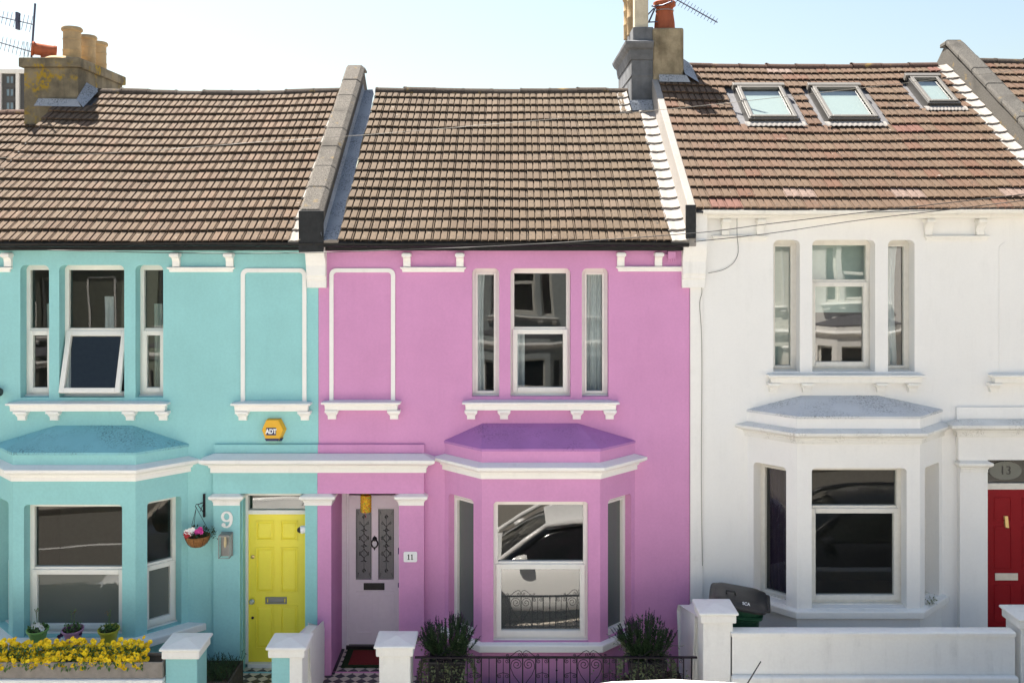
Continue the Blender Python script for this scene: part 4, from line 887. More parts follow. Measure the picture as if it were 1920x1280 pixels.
# ------------------------------------------------------------------ plants
def leaf(mb, c, d, up, ln, wd):
    d = d.normalized(); s_ = d.cross(up)
    if s_.length < .01: s_ = Vector((1, 0, 0))
    s_ = s_.normalized()*wd/2; n = s_.cross(d).normalized()
    mb.add([c, c+d*ln*.45+s_+n*ln*.06, c+d*ln, c+d*ln*.45-s_+n*ln*.06], [(0, 1, 2, 3)])
def rv(r, s=1.0): return Vector((r.uniform(-1, 1), r.uniform(-1, 1), r.uniform(-1, 1)))*s
def lavender(x, y, z0, zr_, label, seed, hgt=.45, spread=.18):
    r = random.Random(seed); t = thing('potted_lavender', (x, y, z0), label, 'potted plant', 'tall dark pots by the bay window')
    p = MB(); h = zr_-z0; wT, wB = .23, .155
    p.hexa([(x-wB, y-wB, z0), (x+wB, y-wB, z0), (x+wB, y+wB, z0), (x-wB, y+wB, z0), (x-wT, y-wT, zr_), (x+wT, y-wT, zr_), (x+wT, y+wT, zr_), (x-wT, y+wT, zr_)])
    p.build('pot', M['black'], t, bevel=.015)
    st = MB(); sp = MB(); lf = MB()
    for k in range(120):
        a = r.uniform(0, 6.2832); q = math.sqrt(r.random()); b = Vector((x+.16*q*math.cos(a), y+.16*q*math.sin(a), zr_-.02))
        lean = Vector((math.cos(a)*q*spread*1.05+r.uniform(-.05, .05), math.sin(a)*q*spread+r.uniform(-.05, .05), hgt*(1.05-.45*q*q)*r.uniform(.72, 1.08)))
        tip = b+lean; mid = b+lean*.55+Vector((math.cos(a), math.sin(a), 0))*.02
        st.tube([b, mid, tip], [.004, .003, .002], 4)
        for m_ in range(72):
            u = r.random()**.9; c = b.lerp(tip, u)+Vector((math.cos(a), math.sin(a), 0))*.02*(1-abs(2*u-1)); leaf(st, c, lean.normalized()*.8+rv(r, .7), Vector((0, 0, 1)), r.uniform(.025, .05), .013)
        if r.random() < .42:
            ax = (tip-mid).normalized(); ln = r.uniform(.05, .11)
            for m_ in range(8):
                c = tip+ax*ln*m_/7
                for j in range(4): leaf(sp, c, ax*.7+rv(r, .6), Vector((0, 0, 1)), .02*(1.2-.7*m_/7), .012)
    st.build('foliage', M['leafdark'], t); sp.build('flower_spikes', M['lavender'], t)
    for k in range(42):                                                      # trailing ivy over the rim
        a = r.uniform(math.pi*.9, math.pi*2.1); b = Vector((x+.22*math.cos(a)*1.1, y+.22*math.sin(a), zr_)); o_ = Vector((math.cos(a), math.sin(a)*.8, 0)); ln = r.uniform(.1, .42)
        for m_ in range(int(ln*60)):
            u = m_/max(1, ln*60); c = b+o_*(.09*math.sin(u*2.2)*1.2)+Vector((0, 0, .05*math.sin(u*3)-ln*u))+rv(r, .02); leaf(lf, c, rv(r)+Vector((0, -.5, -.3)), Vector((0, 0, 1)), r.uniform(.025, .05), r.uniform(.02, .038))
    for k in range(5):
        sd = r.choice((-1, 1)); b = Vector((x+sd*.2, y, zr_+.03)); e = b+Vector((sd*r.uniform(.15, .3), r.uniform(-.1, .1), r.uniform(.05, .2)))
        lf.tube([b, b.lerp(e, .5)+Vector((0, 0, .05)), e], .003, 4)
        for m_ in range(9): leaf(lf, b.lerp(e, r.random())+rv(r, .03), rv(r), Vector((0, 0, 1)), .035, .026)
    lf.build('trailing_ivy', M['leafpale'], t)
lavender(X(840, -1.05), -1.05, .24, Z(1226, -1.05), 'lavender bush in a dark pot beside the lilac-door porch', 3)
lavender(X(1212, -1.05), -1.05, .24, Z(1228, -1.05), 'lavender bush in a dark pot beside the white dividing wall', 9)
# loose ivy and twigs in the pink front garden
iv = MB(); r = random.Random(12)
for k in range(520):
    x = r.uniform(X(1110, -.9), X(1300, -.9)) if r.random() < .8 else r.uniform(X(785, -.9), X(905, -.9)); leaf(iv, Vector((x, r.uniform(-1.3, -.8), .24+abs(r.gauss(0, .22)))), rv(r)+Vector((0, -.3, .2)), Vector((0, 0, 1)), r.uniform(.03, .06), r.uniform(.02, .04))
tag(iv.build('ivy_cover', M['leafpale'], at=(.9, -1, .24)), 'pale variegated ivy round the pots behind the railing', 'ivy', kind='stuff')

# planter with yellow flowers
yp = YF+.02; t = thing('flower_planter', (-5.6, yp+.12, .8), 'long grey wooden planter full of yellow flowers on the white wall', 'planter')
zt, zb_ = Z(1241, yp), Z(1272, yp)+.004; xR = X(305, yp)
p = MB(); p.box(-7.5, xR, yp, yp+.022, zb_, zt); p.box(-7.5, xR, yp+.26, yp+.282, zb_, zt); p.box(xR-.022, xR, yp+.022, yp+.26, zb_, zt); p.box(-7.5, xR-.02, yp+.02, yp+.26, zb_, zb_+.02); p.build('trough', M['wood'], t, bevel=.004)
MB().box(-7.48, xR-.03, yp+.022, yp+.258, zt-.06, zt-.03).build('soil', M['soil'], t)
lf = MB(); fl = MB(); r = random.Random(5)
for k in range(4600):
    x = r.uniform(-7.4, X(268, yp)); yv = r.gauss(0, .5); c = Vector((x, yp+.11+.1*yv, zt-.03+r.uniform(0, .17)*(1-.4*abs(yv)))); leaf(lf, c, rv(r)+Vector((0, -.4, .5)), Vector((0, 0, 1)), r.uniform(.03, .055), r.uniform(.015, .03))
for k in range(120): 
    x = r.uniform(-7.4, X(268, yp)); leaf(lf, Vector((x, yp-.012, zt-r.uniform(-.02, .07))), Vector((r.uniform(-1, 1), -.5, -.8)), Vector((0, 0, 1)), .05, .03)
for k in range(1050):
    x = r.uniform(-7.4, X(272, yp)); q = r.random(); hump = .035*noise.noise((x*3, 2, 1)); c = Vector((x, yp-.01+.22*q, zt-.02+.17*q+hump+r.uniform(-.06, .06))); s_ = r.uniform(.019, .036)
    ax = (Vector((r.uniform(-.6, .6), -.9, .7+r.uniform(-.4, .4)))).normalized(); a1 = ax.orthogonal().normalized(); a2 = ax.cross(a1)
    for j in range(5):                                                       # five ruffled petals
        a = j*1.2566+r.random()*.4; d = a1*math.cos(a)+a2*math.sin(a); e = (-a1*math.sin(a)+a2*math.cos(a))*.62; lift = ax*s_*r.uniform(-.2, .55)
        fl.add([c-ax*.006, c+(d*.45+e)*s_+lift*.5, c+(d*.85+e*.75)*s_+lift*.8, c+d*s_*1.0+lift, c+(d*.85-e*.75)*s_+lift*.8, c+(d*.45-e)*s_+lift*.5], [(0, 1, 2, 3, 4, 5)])
lf.build('foliage', M['leaf'], t); fl.build('yellow_blossoms', M['marigold'], t)
# three flower pots on the bay sill
def flower_pot(px, mat, label, petals, seed, tilt=0.0):
    r = random.Random(seed); y = -.665; x = X(px, y); z0 = .885; t = thing('flower_pot', (x, y, z0), label, 'flower pot', 'plastic flower pots on the bay window sill')
    p = MB(); ax = Vector((tilt, -.10, 1)).normalized(); p.lathe((x, y, z0), [(.078, 0), (.118, .165), (.132, .167), (.136, .195), (.126, .197), (.115, .165), (.10, .15)], 24, axis=ax); p.build('pot', mat, t, smooth=40)
    s_ = MB(); c0 = Vector((x, y, z0))+ax*.155; s_.lathe(c0, [(.112, 0), (.06, .025)], 16, axis=ax); s_.build('soil', M['soil'], t)
    lf = MB(); pw = MB()
    for k in range(190):
        a = r.uniform(0, 6.28); q = math.sqrt(r.random())*.11; leaf(lf, c0+Vector((q*math.cos(a), q*math.sin(a), r.uniform(0, .07))), rv(r)+Vector((0, -.2, .6)), Vector((0, 0, 1)), r.uniform(.03, .055), .022)
    for k in range(3):
        e = c0+Vector((r.uniform(-.03, .03), 0, .2+.07*r.random())); lf.tube([c0, c0.lerp(e, .5)+rv(r, .012), e], .003, 4)
        for j in range(6): leaf(pw if k == 1 else lf, e+rv(r, .012), rv(r)+Vector((0, 0, .4)), Vector((0, 0, 1)), .035, .014)
    lf.build('foliage', M['leaf'], t); pw.build('dry_flower', M['coir'], t)
    for nm, spots, m_, sz in petals:
        f_ = MB()
        for dx, dz in spots:
            c = c0+Vector((dx, -.05, dz))
            for j in range(6): a = j*1.047; leaf(f_, c, Vector((math.cos(a), -.35, math.sin(a))), Vector((0, -1, 0)), sz, sz*.9)
        f_.build(nm, M[m_], t)
flower_pot(72, M['potgreen'], 'green flower pot with white blooms on the turquoise sill', [('white_bloom', [(.065, .085), (.03, .11), (-.03, .09), (.085, .06)], 'petalw', .042)], 1)
flower_pot(138, M['potlilac'], 'lilac flower pot with dark trailing pansies on the turquoise sill', [('purple_bloom', [(-.12, -.02), (-.10, .02), (.115, .0), (.04, .06), (-.02, .065), (-.15, -.04)], 'petalp', .035)], 2)
flower_pot(205, M['potolive'], 'olive yellow flower pot with sparse leaves on the turquoise sill', [('white_bloom', [(-.05, .07)], 'petalw', .026)], 3)
# dark planter by the yellow door
t = thing('planter_box', (X(425, -.55), -.55, .22), 'dark wooden planter of withered stems beside the yellow door', 'planter'); x0, x1, y0, y1, z0, z1 = -3.93, -3.46, -.95, -.32, .215, .52
p = MB(); p.box(x0, x1, y0, y0+.025, z0, z1); p.box(x0, x1, y1-.025, y1, z0, z1); p.box(x0, x0+.025, y0+.025, y1-.025, z0, z1); p.box(x1-.025, x1, y0+.025, y1-.025, z0, z1); p.build('box', M['wooddark'], t, bevel=.004)
MB().box(x0+.025, x1-.025, y0+.025, y1-.025, z0, z1-.05).build('soil', M['soil'], t)
w_ = MB(); r = random.Random(31)
for k in range(170):
    b = Vector((r.uniform(x0+.05, x1-.05), r.uniform(y0+.05, y1-.05), z1-.05)); e = b+Vector((r.uniform(-.1, .1), r.uniform(-.1, .1), r.uniform(.06, .22))); w_.tube([b, b.lerp(e, .5)+rv(r, .02), e], .003, 4, False)
    for j in range(5): leaf(w_, b.lerp(e, r.random()), rv(r), Vector((0, 0, 1)), .03, .012)
w_.build('dry_stems', M['leafdark'], t)
# weed on the white bay sill
w_ = MB(); r = random.Random(8); wx, wy = X(1744, -.33), -.36
for k in range(60): leaf(w_, Vector((wx+r.gauss(0, .03), wy+r.gauss(0, .02), 1.262+abs(r.gauss(0, .05)))), rv(r)+Vector((0, 0, .5)), Vector((0, 0, 1)), .035, .014)
tag(w_.build('weed', M['leafpale'], at=(wx, wy, 1.26)), 'small dry weed growing in the corner of the white bay sill', 'weed')

# hanging basket and its bracket
t = thing('wall_bracket', (X(383), 0, Z(968)), 'black iron wall bracket holding the hanging basket', 'bracket'); bx = X(383.5)
MB().box(bx-.013, bx+.013, -.03, -.002, Z(968), Z(925)).build('back_plate', M['iron'], t)
hk = Vector((X(368, -.2), -.2, Z(949, -.2)))
a = MB(); a.tube([(bx, -.03, Z(940)), (hk.x+.02, -.19, Z(945, -.19)), hk+Vector((0, 0, .03)), hk+Vector((-.012, 0, .0)), hk+Vector((.004, 0, -.018))], .006, 6); a.tube([(bx, -.03, Z(960)), (hk.x+.015, -.18, Z(946, -.18))], .005, 6); a.tube([(bx-.004, -.05, Z(943)), (bx-.03, -.1, Z(955))], .004, 5); a.build('arm', M['iron'], t)
bc = Vector((hk.x+.015, -.2, Z(1003, -.2))); t = thing('hanging_basket', tuple(bc), 'coir hanging basket of white, red and magenta flowers beside the number nine', 'hanging basket')
MB().lathe(bc, [(.03, -.155), (.08, -.14), (.13, -.095), (.16, -.03), (.168, .0), (.155, .004), (.12, -.03)], 24).build('basket', M['coir'], t, smooth=60)
wr = MB()
for a_ in (.4, 2.5, 4.6): wr.tube([hk+Vector((0, 0, -.015)), bc+Vector((.165*math.cos(a_), .165*math.sin(a_), 0))], .0032, 5)
for a_ in range(0, 360, 45): wr.tube([bc+Vector((q*math.cos(R(a_)), q*math.sin(R(a_)), z)) for q, z in ((.172, .0), (.164, -.03), (.134, -.096), (.085, -.142))], .0025, 4)
wr.build('wire', M['iron'], t)
lf = MB(); r = random.Random(2)
for k in range(240): a_ = r.uniform(0, 6.28); q = math.sqrt(r.random())*.15; leaf(lf, bc+Vector((q*math.cos(a_), q*math.sin(a_), r.uniform(-.01, .07))), rv(r)+Vector((0, -.2, .3)), Vector((0, 0, 1)), .045, .025)
for k in range(46): u = r.random(); leaf(lf, bc+Vector((.15+.11*u, -.02, .03+.10*math.sin(u*3)-.12*r.random())), rv(r), Vector((0, 0, 1)), .045, .02)
lf.build('foliage', M['leafdark'], t)
for nm, m_, spots in (('white_bloom', 'petalw', [(-.06, .1), (-.02, .115), (-.10, .085), (-.04, .07)]), ('magenta_bloom', 'petalm', [(.06, .10), (.09, .085), (.03, .085), (.08, .12)]), ('red_bloom', 'petalr', [(-.10, .03), (-.07, .05), (-.11, .055)])):
    f_ = MB()
    for dx, dz in spots:
        for j in range(7): a_ = j*.9; leaf(f_, bc+Vector((dx, -.12, dz)), Vector((math.cos(a_), -.4, math.sin(a_))), Vector((0, -1, 0)), .042, .036)
    f_.build(nm, M[m_], t)

# number 9, wall lantern, camera, plaque, paper lantern, alarm box, junction box
F = (Vector((X(425.5, -.08), -.082, Z(973.5, -.08))),)+FM[1:]
n9 = MB(); ring_o = [(.068*math.cos(a), .040+.072*math.sin(a)) for a in [R(q) for q in range(-180, 180, 12)]]; 
pts = []
for a in range(-150, 211, 10): pts.append((.056*math.cos(R(a)), .046+.06*math.sin(R(a))))
def stroke(mb, cl, wd, F, d0, d1):
    L_, R_ = [], []
    for i, (u, v) in enumerate(cl):
        a, b = cl[max(i-1, 0)], cl[min(i+1, len(cl)-1)]; tx, ty = b[0]-a[0], b[1]-a[1]; l_ = math.hypot(tx, ty) or 1; w_ = wd[i]/2
        L_.append((u-ty/l_*w_, v+tx/l_*w_)); R_.append((u+ty/l_*w_, v-tx/l_*w_))
    for i in range(len(cl)-1): mb.prism(F, [L_[i], L_[i+1], R_[i+1], R_[i]], d0, d1)
bowl = [(.056*math.cos(R(a)), .044+.058*math.sin(R(a))) for a in range(0, 361, 15)]; stroke(n9, bowl, [.022+.014*abs(math.cos(R(a))) for a in range(0, 361, 15)], F, -.018, 0)
tail = [(.062, .05), (.062, .0), (.055, -.045), (.035, -.08), (.005, -.095), (-.03, -.09), (-.05, -.07)]; stroke(n9, tail, [.036, .036, .034, .029, .024, .024, .03], F, -.0175, 0)
n9.lathe((F[0].x-.042, F[0].y, F[0].z-.066), [(.026, 0), (.026, .0178)], 14, axis=Vector((0, -1, 0)))
tag(n9.build('house_number', M['trim'], at=tuple(F[0])), 'large cream numeral nine fixed above the wall lantern', 'house number')
yl = -.08; t = thing('wall_lantern', (X(423, yl), yl, Z(1045, yl)), 'grey metal box lantern with a clear bulb on the turquoise pilaster', 'wall lamp')
lx0, lx1, lz0, lz1, ly0, ly1 = X(409, -.24), X(430, -.24), Z(1045, -.2), Z(1004, -.2), -.245, -.105
l_ = MB(); s_ = .008
for x in (lx0, lx1-s_):
    for y in (ly0, ly1-s_): l_.box(x, x+s_, y, y+s_, lz0, lz1)
l_.box(lx0, lx1, ly0, ly1, lz1, lz1+.012); l_.box(lx0+.012, lx1-.012, ly0+.012, ly1, lz1+.012, lz1+.02); l_.box(lx0, lx1, ly0, ly0+s_, lz0, lz0+s_); l_.box(lx0, lx0+s_, ly0+s_, ly1, lz0, lz0+s_); l_.box(lx1-s_, lx1, ly0+s_, ly1, lz0, lz0+s_)
l_.box(lx0-.004, lx1+.004, ly1+.001, -.081, lz0-.01, lz1+.02); l_.build('cage', M['skyl'] if 'skyl' in M else M['steel'], t, bevel=.002)
g_ = MB(); g_.add([(lx0+.004, ly0+.004, lz0), (lx1-.004, ly0+.004, lz0), (lx1-.004, ly0+.004, lz1), (lx0+.004, ly0+.004, lz1), (lx1-.004, ly1, lz0), (lx1-.004, ly1, lz1), (lx0+.004, ly1, lz0), (lx0+.004, ly1, lz1)], [(0, 1, 2, 3), (1, 4, 5, 2), (6, 0, 3, 7)]); g_.build('glass_panes', M['lanternglass'], t)
MB().lathe(((lx0+lx1)/2, -.175, lz1-.165), [(.004, 0), (.016, .03), (.02, .07), (.016, .11), (.012, .13), (.014, .165)], 14).build('bulb', M['bulb'], t, smooth=60)
t = thing('security_camera', (XP(572)-.02, -.02, Z(990)), 'white dome camera with a black lens on the reveal by the yellow door', 'camera')
c = Vector((XP(572)-.045, -.03, Z(990))); MB().lathe(c+Vector((.045, 0, 0)), [(.045, 0), (.052, .03), (.052, .06), (.04, .075)], 20, axis=Vector((-1, -.25, -.08))).build('body', M['whitep'], t, smooth=50); MB().lathe(c+Vector((-.027, -.018, -.006)), [(.042, 0), (.036, .02), (.02, .036), (.004, .042)], 18, axis=Vector((-1, -.25, -.08))).build('lens', M['black'], t, smooth=60)
t = thing('house_number_plaque', (X(769.5, -.08), -.081, Z(1043, -.08)), 'small white enamel plaque with the number eleven beside the lilac door', 'plaque')
F = (Vector((X(769.5, -.08), -.081, Z(1043, -.08))),)+FM[1:]
MB().prism(F, rr(-.09, .09, -.068, .068, .02, 5, True), -.012, 0).build('plate', M['whitep'], t, bevel=.004)
tx = MB(); 
for sx in (-.022, .022): tx.fbox(F, sx-.007, sx+.007, -.034, .034, -.0135, -.0121); tx.fbox(F, sx-.015, sx+.015, -.036, -.028, -.0136, -.0121); tx.prism(F, [(sx-.017, .018), (sx-.007, .022), (sx-.007, .034)], -.0136, -.0121)
tx.build('numerals', M['black'], t)
c = Vector((X(686, .35), .35, Z(943, .35))); t = thing('paper_lantern', tuple(c+Vector((0, 0, -.125))), 'yellow and red cylindrical paper lantern hanging in the pink porch', 'paper lantern')
pl = MB(); prf = []
for k in range(13): z = -.115+.23*k/12; prf.append(((.074 if k % 2 else .079)*(.92 if k in (0, 12) else 1), z))
pl.lathe(c, prf, 24, False); pl.build('shade', M['paper'], t, smooth=60); sg = MB(); sg.tube([c+Vector((0, 0, .11)), c+Vector((0, 0, .22))], .002, 4); sg.tube([c+Vector((0, 0, -.115)), c+Vector((0, 0, -.2))], .004, 4); sg.build('string', M['petalr'], t)
F = (Vector((X(514.5, -.03), 0, Z(805.5))),)+FM[1:]; t = thing('alarm_box', tuple(F[0]), 'yellow hexagonal alarm box with white ADT lettering on the turquoise wall', 'alarm box')
hexo = [(.158, .012), (.085, .155), (-.095, .155), (-.158, .012), (-.095, -.148), (.085, -.148)]; F1 = F
hb = MB(); a = [fpt(F, u, v, -.002) for u, v in hexo]; b_ = [fpt(F, u*.9-.012, v*.92+.004, -.085) for u, v in hexo]
hb.add(a+b_, [(6, 7, 8, 9, 10, 11)]+[(i, (i+1) % 6, 6+(i+1) % 6, 6+i) for i in range(6)]); hb.build('casing', M['alarmyel'], t, bevel=.008)
st_ = MB(); cut = [(u*.9-.012, v*.92+.004) for u, v in hexo]
st_.prism(F, [cut[4], cut[5], (cut[5][0]+.012, cut[5][1]+.034), (cut[4][0]-.018, cut[4][1]+.034)], -.0885, -.0852); st_.add([b_[5]+Vector((.003, -.002, 0)), a[5]+Vector((.004, 0, -.003)), fpt(F, .112, -.10, -.002)+Vector((.005, 0, -.003)), fpt(F, .09, -.095, -.087)], [(0, 1, 2, 3)]); st_.build('strobe_strip', M['navy'], t)
lg = MB().fbox(F, -.095, .035, -.055, .045, -.0895, -.0855).build('logo_panel', M['navy'], t); put_text(MB(), 'ADT', .083, .0012, F, -.03, -.006, -.0905, .004, .86).build('lettering', M['whitep'], t)
jb = thing('junction_box', (X(1260), -.05, Z(490)), 'small pink cable junction box under the black gutter', 'junction box')
x = X(1260, -.08); zc = Z(478, -.08); MB().box(x-.052, x+.052, -.08, -.002, zc-.05, zc+.05).build('box', M['pink'], jb, bevel=.006); j = MB()
for dx in (-.03, 0, .03): j.lathe((x+dx, -.045, zc-.088), [(.009, 0), (.012, .012), (.012, .04)], 8)
j.tube([(x-.05, -.04, zc), (x-.1, -.02, zc+.005)], .012, 6); j.build('cable_glands', M['pink'], jb)
t = thing('wall_light', (X(2), -.06, Z(733)), 'black wall light at the edge of the turquoise wall', 'wall lamp'); MB().lathe((X(-8), -.09, Z(733)), [(.03, 0), (.045, .06), (.06, .10), (.045, .125)], 12, axis=Vector((1, 0, 0))).build('lamp_head', M['black'], t, smooth=40); MB().box(X(-14), X(-8), -.08, -.001, Z(737), Z(729)).build('mount', M['black'], t)

# wheelie bin
yb_ = -.78; bx0, bx1 = X(1338, yb_), X(1430, yb_); t = thing('wheelie_bin', ((bx0+bx1)/2, yb_, .55), 'green wheelie bin with a black lid behind the white pillar', 'wheelie bin')
rot = Matrix.Rotation(R(-14), 3, 'Z'); bc = Vector(((bx0+bx1)/2, yb_, 0)); z0, z1 = .56, 1.49
def bp(x, y, z): return bc+rot@Vector((x, y, 0))+Vector((0, 0, z))
b = MB(); sec = [(.20, .25, z0+.06), (.25, .29, z0+.6), (.262, .305, z1-.16), (.30, .335, z1-.14), (.305, .34, z1-.10), (.27, .315, z1-.09), (.285, .33, z1)]
vs = []
for hx, hy, z in sec:
    for k in range(24):
        a = 6.2832*k/24; cx, sx = math.cos(a), math.sin(a); e = .28; vs.append(bp(hx*math.copysign(abs(cx)**e, cx), hy*math.copysign(abs(sx)**e, sx), z))
b.add(vs, [(i*24+k, i*24+(k+1) % 24, (i+1)*24+(k+1) % 24, (i+1)*24+k) for i in range(len(sec)-1) for k in range(24)]+[tuple(reversed(range(24)))]); b.build('body', M['bingreen'], t, smooth=40)
ld = MB(); sec = [(.325, .36, -.02), (.335, .37, .035), (.33, .365, .06), (.29, .325, .075), (.26, .295, .13), (.20, .24, .15), (.02, .02, .155)]; vs = []
for hx, hy, z in [(p_*1.06, q_*1.04, -.005+z_*.55) for p_, q_, z_ in sec]:
    for k in range(28):
        a = 6.2832*k/28; cx, sx = math.cos(a), math.sin(a); e = .3; X_, Y_ = hx*math.copysign(abs(cx)**e, cx), hy*math.copysign(abs(sx)**e, sx); vs.append(bp(X_, Y_, z1+z-.10*X_))
ld.add(vs, [(i*28+k, i*28+(k+1) % 28, (i+1)*28+(k+1) % 28, (i+1)*28+k) for i in range(len(sec)-1) for k in range(28)]+[tuple(range(6*28, 7*28))]); lo_ = ld.build('lid', M['binlid'], t, smooth=35)
hd = MB(); hd.tube([bp(-.14, -.10, z1+.075), bp(-.14, -.12, z1+.135), bp(-.04, -.12, z1+.13), bp(-.03, -.10, z1+.07)], .014, 8); hd.build('lid_handle', M['binlid'], t, smooth=50); hd = MB(); hd.tube([bp(.33, -.25, z1-.03), bp(.37, -.25, z1-.03), bp(.37, .25, z1-.03), bp(.33, .25, z1-.03)], .022, 8); hd.build('handle', M['binlid'], t, smooth=50)
Fl = (bp(.10, -.305, z1+.055), rot@Vector((.995, 0, -.075)).normalized(), rot@Vector((0, .55, .8)).normalized(), rot@Vector((0, .83, -.55)).normalized())
put_text(MB(), 'SCA', .05, .002, Fl, 0, 0, -.003, .001).build('lettering', M['whitep'], t)
wh = MB()
for s_ in (-.24, .24): wh.lathe(bp(s_-.03, .3, z0+.09), [(.09, 0), (.1, .01), (.1, .05), (.09, .06)], 18, axis=rot@Vector((1, 0, 0)))
wh.build('wheel', M['rubber'], t)

# ------------------------------------------------------------------ aerials on the chimneys
def yagi(mb, a, b, n, ln, axis, r=.008):
    a, b = Vector(a), Vector(b); mb.tube([a, b], r*1.2, 6)
    for k in range(n):
        c = a.lerp(b, (k+.5)/n); l_ = ln*(1.15-.4*k/n); mb.tube([c-axis*l_/2, c+axis*l_/2], r*.55, 5)
ya = 3.3; t = thing('tv_aerial', (X(59, ya), ya, Z(103, ya)), 'mast with two television aerials on the ochre chimney', 'aerial')
MB().tube([(X(59, ya), ya, Z(108, ya)), (X(66, ya), ya, Z(7, ya))], .017, 8).build('mast', M['aerial'], t)
for (p, q, n_) in (((64, 47), (-30, 30), 12), ((60, 98), (-30, 76), 12)):
    m_ = MB(); yagi(m_, (X(p[0], ya), ya-.03, Z(p[1], ya)), (X(q[0], ya-.2), ya-.2, Z(q[1], ya)), n_, .26, Vector((.05, .3, 1)).normalized())
    if q[1] == 30: m_.box(X(36, ya), X(40, ya), ya-.13, ya-.03, Z(58, ya), Z(26, ya))
    else:
        c = Vector((X(50, ya), ya-.05, Z(93, ya))); m_.tube([c+Vector((-.02, 0, -.12)), c+Vector((-.02, 0, .12)), c+Vector((.03, .03, .12)), c+Vector((.03, .03, -.12)), c+Vector((-.02, 0, -.12))], .006, 5)
    m_.build('antenna', M['aerial'], t)
ya = 3.25; t = thing('tv_aerial', (X(1222, ya), ya, zt+1.0), 'long pointed television aerial strapped to the terracotta chimney pot', 'aerial')
m_ = MB(); yagi(m_, (X(1255, ya), ya-.05, Z(-6, ya)), (X(1333, ya), ya-.5, Z(50, ya-.2)), 15, .17, Vector((.5, .25, .75)).normalized(), .009); m_.build('antenna', M['aerial'], t)
m_ = MB(); m_.tube([(X(1216, ya), ya, Z(43, ya)), (X(1229, ya), ya, Z(14, ya))], .014, 6); m_.tube([(X(1213, ya), ya, Z(30, ya)), (X(1226, ya), ya, Z(16, ya))], .011, 6); m_.tube([(X(1216, ya), ya, Z(42, ya)), (X(1236, ya), ya, Z(41, ya))], .011, 6); m_.tube([(X(1222, ya), ya, Z(12, ya)), (X(1240, ya), ya-.1, Z(13, ya)), (X(1255, ya), ya-.2, Z(9, ya)), (X(1258, ya), ya-.2, Z(-4, ya))], .012, 6); m_.build('bracket', M['aerial'], t)
m_ = MB(); m_.lathe((X(1246, 3.35), 3.35, Z(22, 3.35)), [(.158, 0), (.158, .012)], 20); m_.build('strap', M['steel'], t)

# ------------------------------------------------------------------ overhead wires
def wire(pts, label, r=.0052, mat='wire'):
    P = [Vector((X(px, y), y, Z(py, y))) for px, py, y in pts]; out = []
    for i in range(len(P)-1):
        p0, p1, p2, p3 = P[max(i-1, 0)], P[i], P[i+1], P[min(i+2, len(P)-1)]
        for k in range(8):
            u = k/8; out.append(.5*((2*p1)+(p2-p0)*u+(2*p0-5*p1+4*p2-p3)*u*u+(3*p1-p0-3*p2+p3)*u**3))
    out.append(P[-1]); c = sum(P, Vector())/len(P)
    return tag(MB().tube(out, r, 6).build('overhead_wire', M[mat], at=tuple(c), smooth=60), label, 'cable')
yw = -1.2
wire([(-40, 298, yw), (240, 285, yw), (480, 267, yw), (700, 252, yw), (960, 230, yw), (1240, 206, yw), (1440, 185, yw), (1680, 158, yw), (1960, 126, yw)], 'long sagging cable crossing in front of all three tiled roofs', .003, 'wirelite')
wire([(20, 467, -.15), (140, 470, -.4), (320, 474, -.7), (480, 475, -.9), (640, 472, -1), (960, 460, -1.2), (1290, 438, -1.4), (1440, 420, -1.5), (1640, 396, -1.6), (1960, 360, -1.8)], 'cable running under the black gutters and up past the white house')
wire([(1302, 453, -.25), (1440, 438, -.5), (1610, 413, -.8), (1780, 393, -1.1), (1960, 371, -1.4)], 'cable rising from the end of the black gutter past the white eaves')
wire([(1360, 402, -.06), (1440, 402, -.12), (1680, 397, -.3), (1960, 385, -.4)], 'thin cable fixed along the white gutter', .004)
wire([(1382, 402, -.02), (1382, 440, -.09), (1384, 462, -.02), (1383, 478, -.02), (1374, 494, -.02), (1355, 506, -.02), (1328, 512, -.02)], 'thin drop wire curving down the white upper wall', .0035)
wire([(1314, 530, -.05), (1316, 548, -.04), (1312, 570, -.04), (1315, 620, -.036), (1316, 700, -.036), (1315, 900, -.036), (1317, 1060, -.036)], 'thin cable clipped down the white pier', .004, 'wirelite')

# ------------------------------------------------------------------ far apartment block
ty = 60; t = thing('apartment_block', (X(-60, ty), ty, 0), 'dark brick apartment block with pale piers far behind the ochre chimney', 'building')
x0, x1, zt = X(-160, ty), X(120, ty), Z(131, ty)
MB().box(x0, x1, ty, ty+14, -2, zt-.3).build('wall', M['blockwall'], t); MB().box(x0-.2, x1+.2, ty-.25, ty+14.2, zt-.3, zt).build('roof_edge', M['blockpier'], t)
px = -157
for p in (-152, -112, -72, -33, 1, 35, 69, 103): MB().box(X(p-3, ty), X(p+3, ty), ty-.22, ty, -2, zt-.302).build('pier', M['blockpier'], t)
for p in (-132, -92, -52, -14, 19, 52, 86):
    for py in (150, 174, 199, 224):
        wf = MB().ring(FM, X(p-8, ty), X(p+8, ty), Z(py+8, ty), Z(py-8, ty), .07, ty-.06, ty); wf.fbox(FM, X(p, ty)-.04, X(p, ty)+.04, Z(py+8, ty)+.07, Z(py-8, ty)-.07, ty-.05, ty); w_ = wf.build('window', M['blockwall'], t)
        MB().add([(X(p-8, ty), ty-.02, Z(py+8, ty)), (X(p+8, ty), ty-.02, Z(py+8, ty)), (X(p+8, ty), ty-.02, Z(py-8, ty)), (X(p-8, ty), ty-.02, Z(py-8, ty))], [(0, 1, 2, 3)]).build('pane', M['blockglass'], w_)

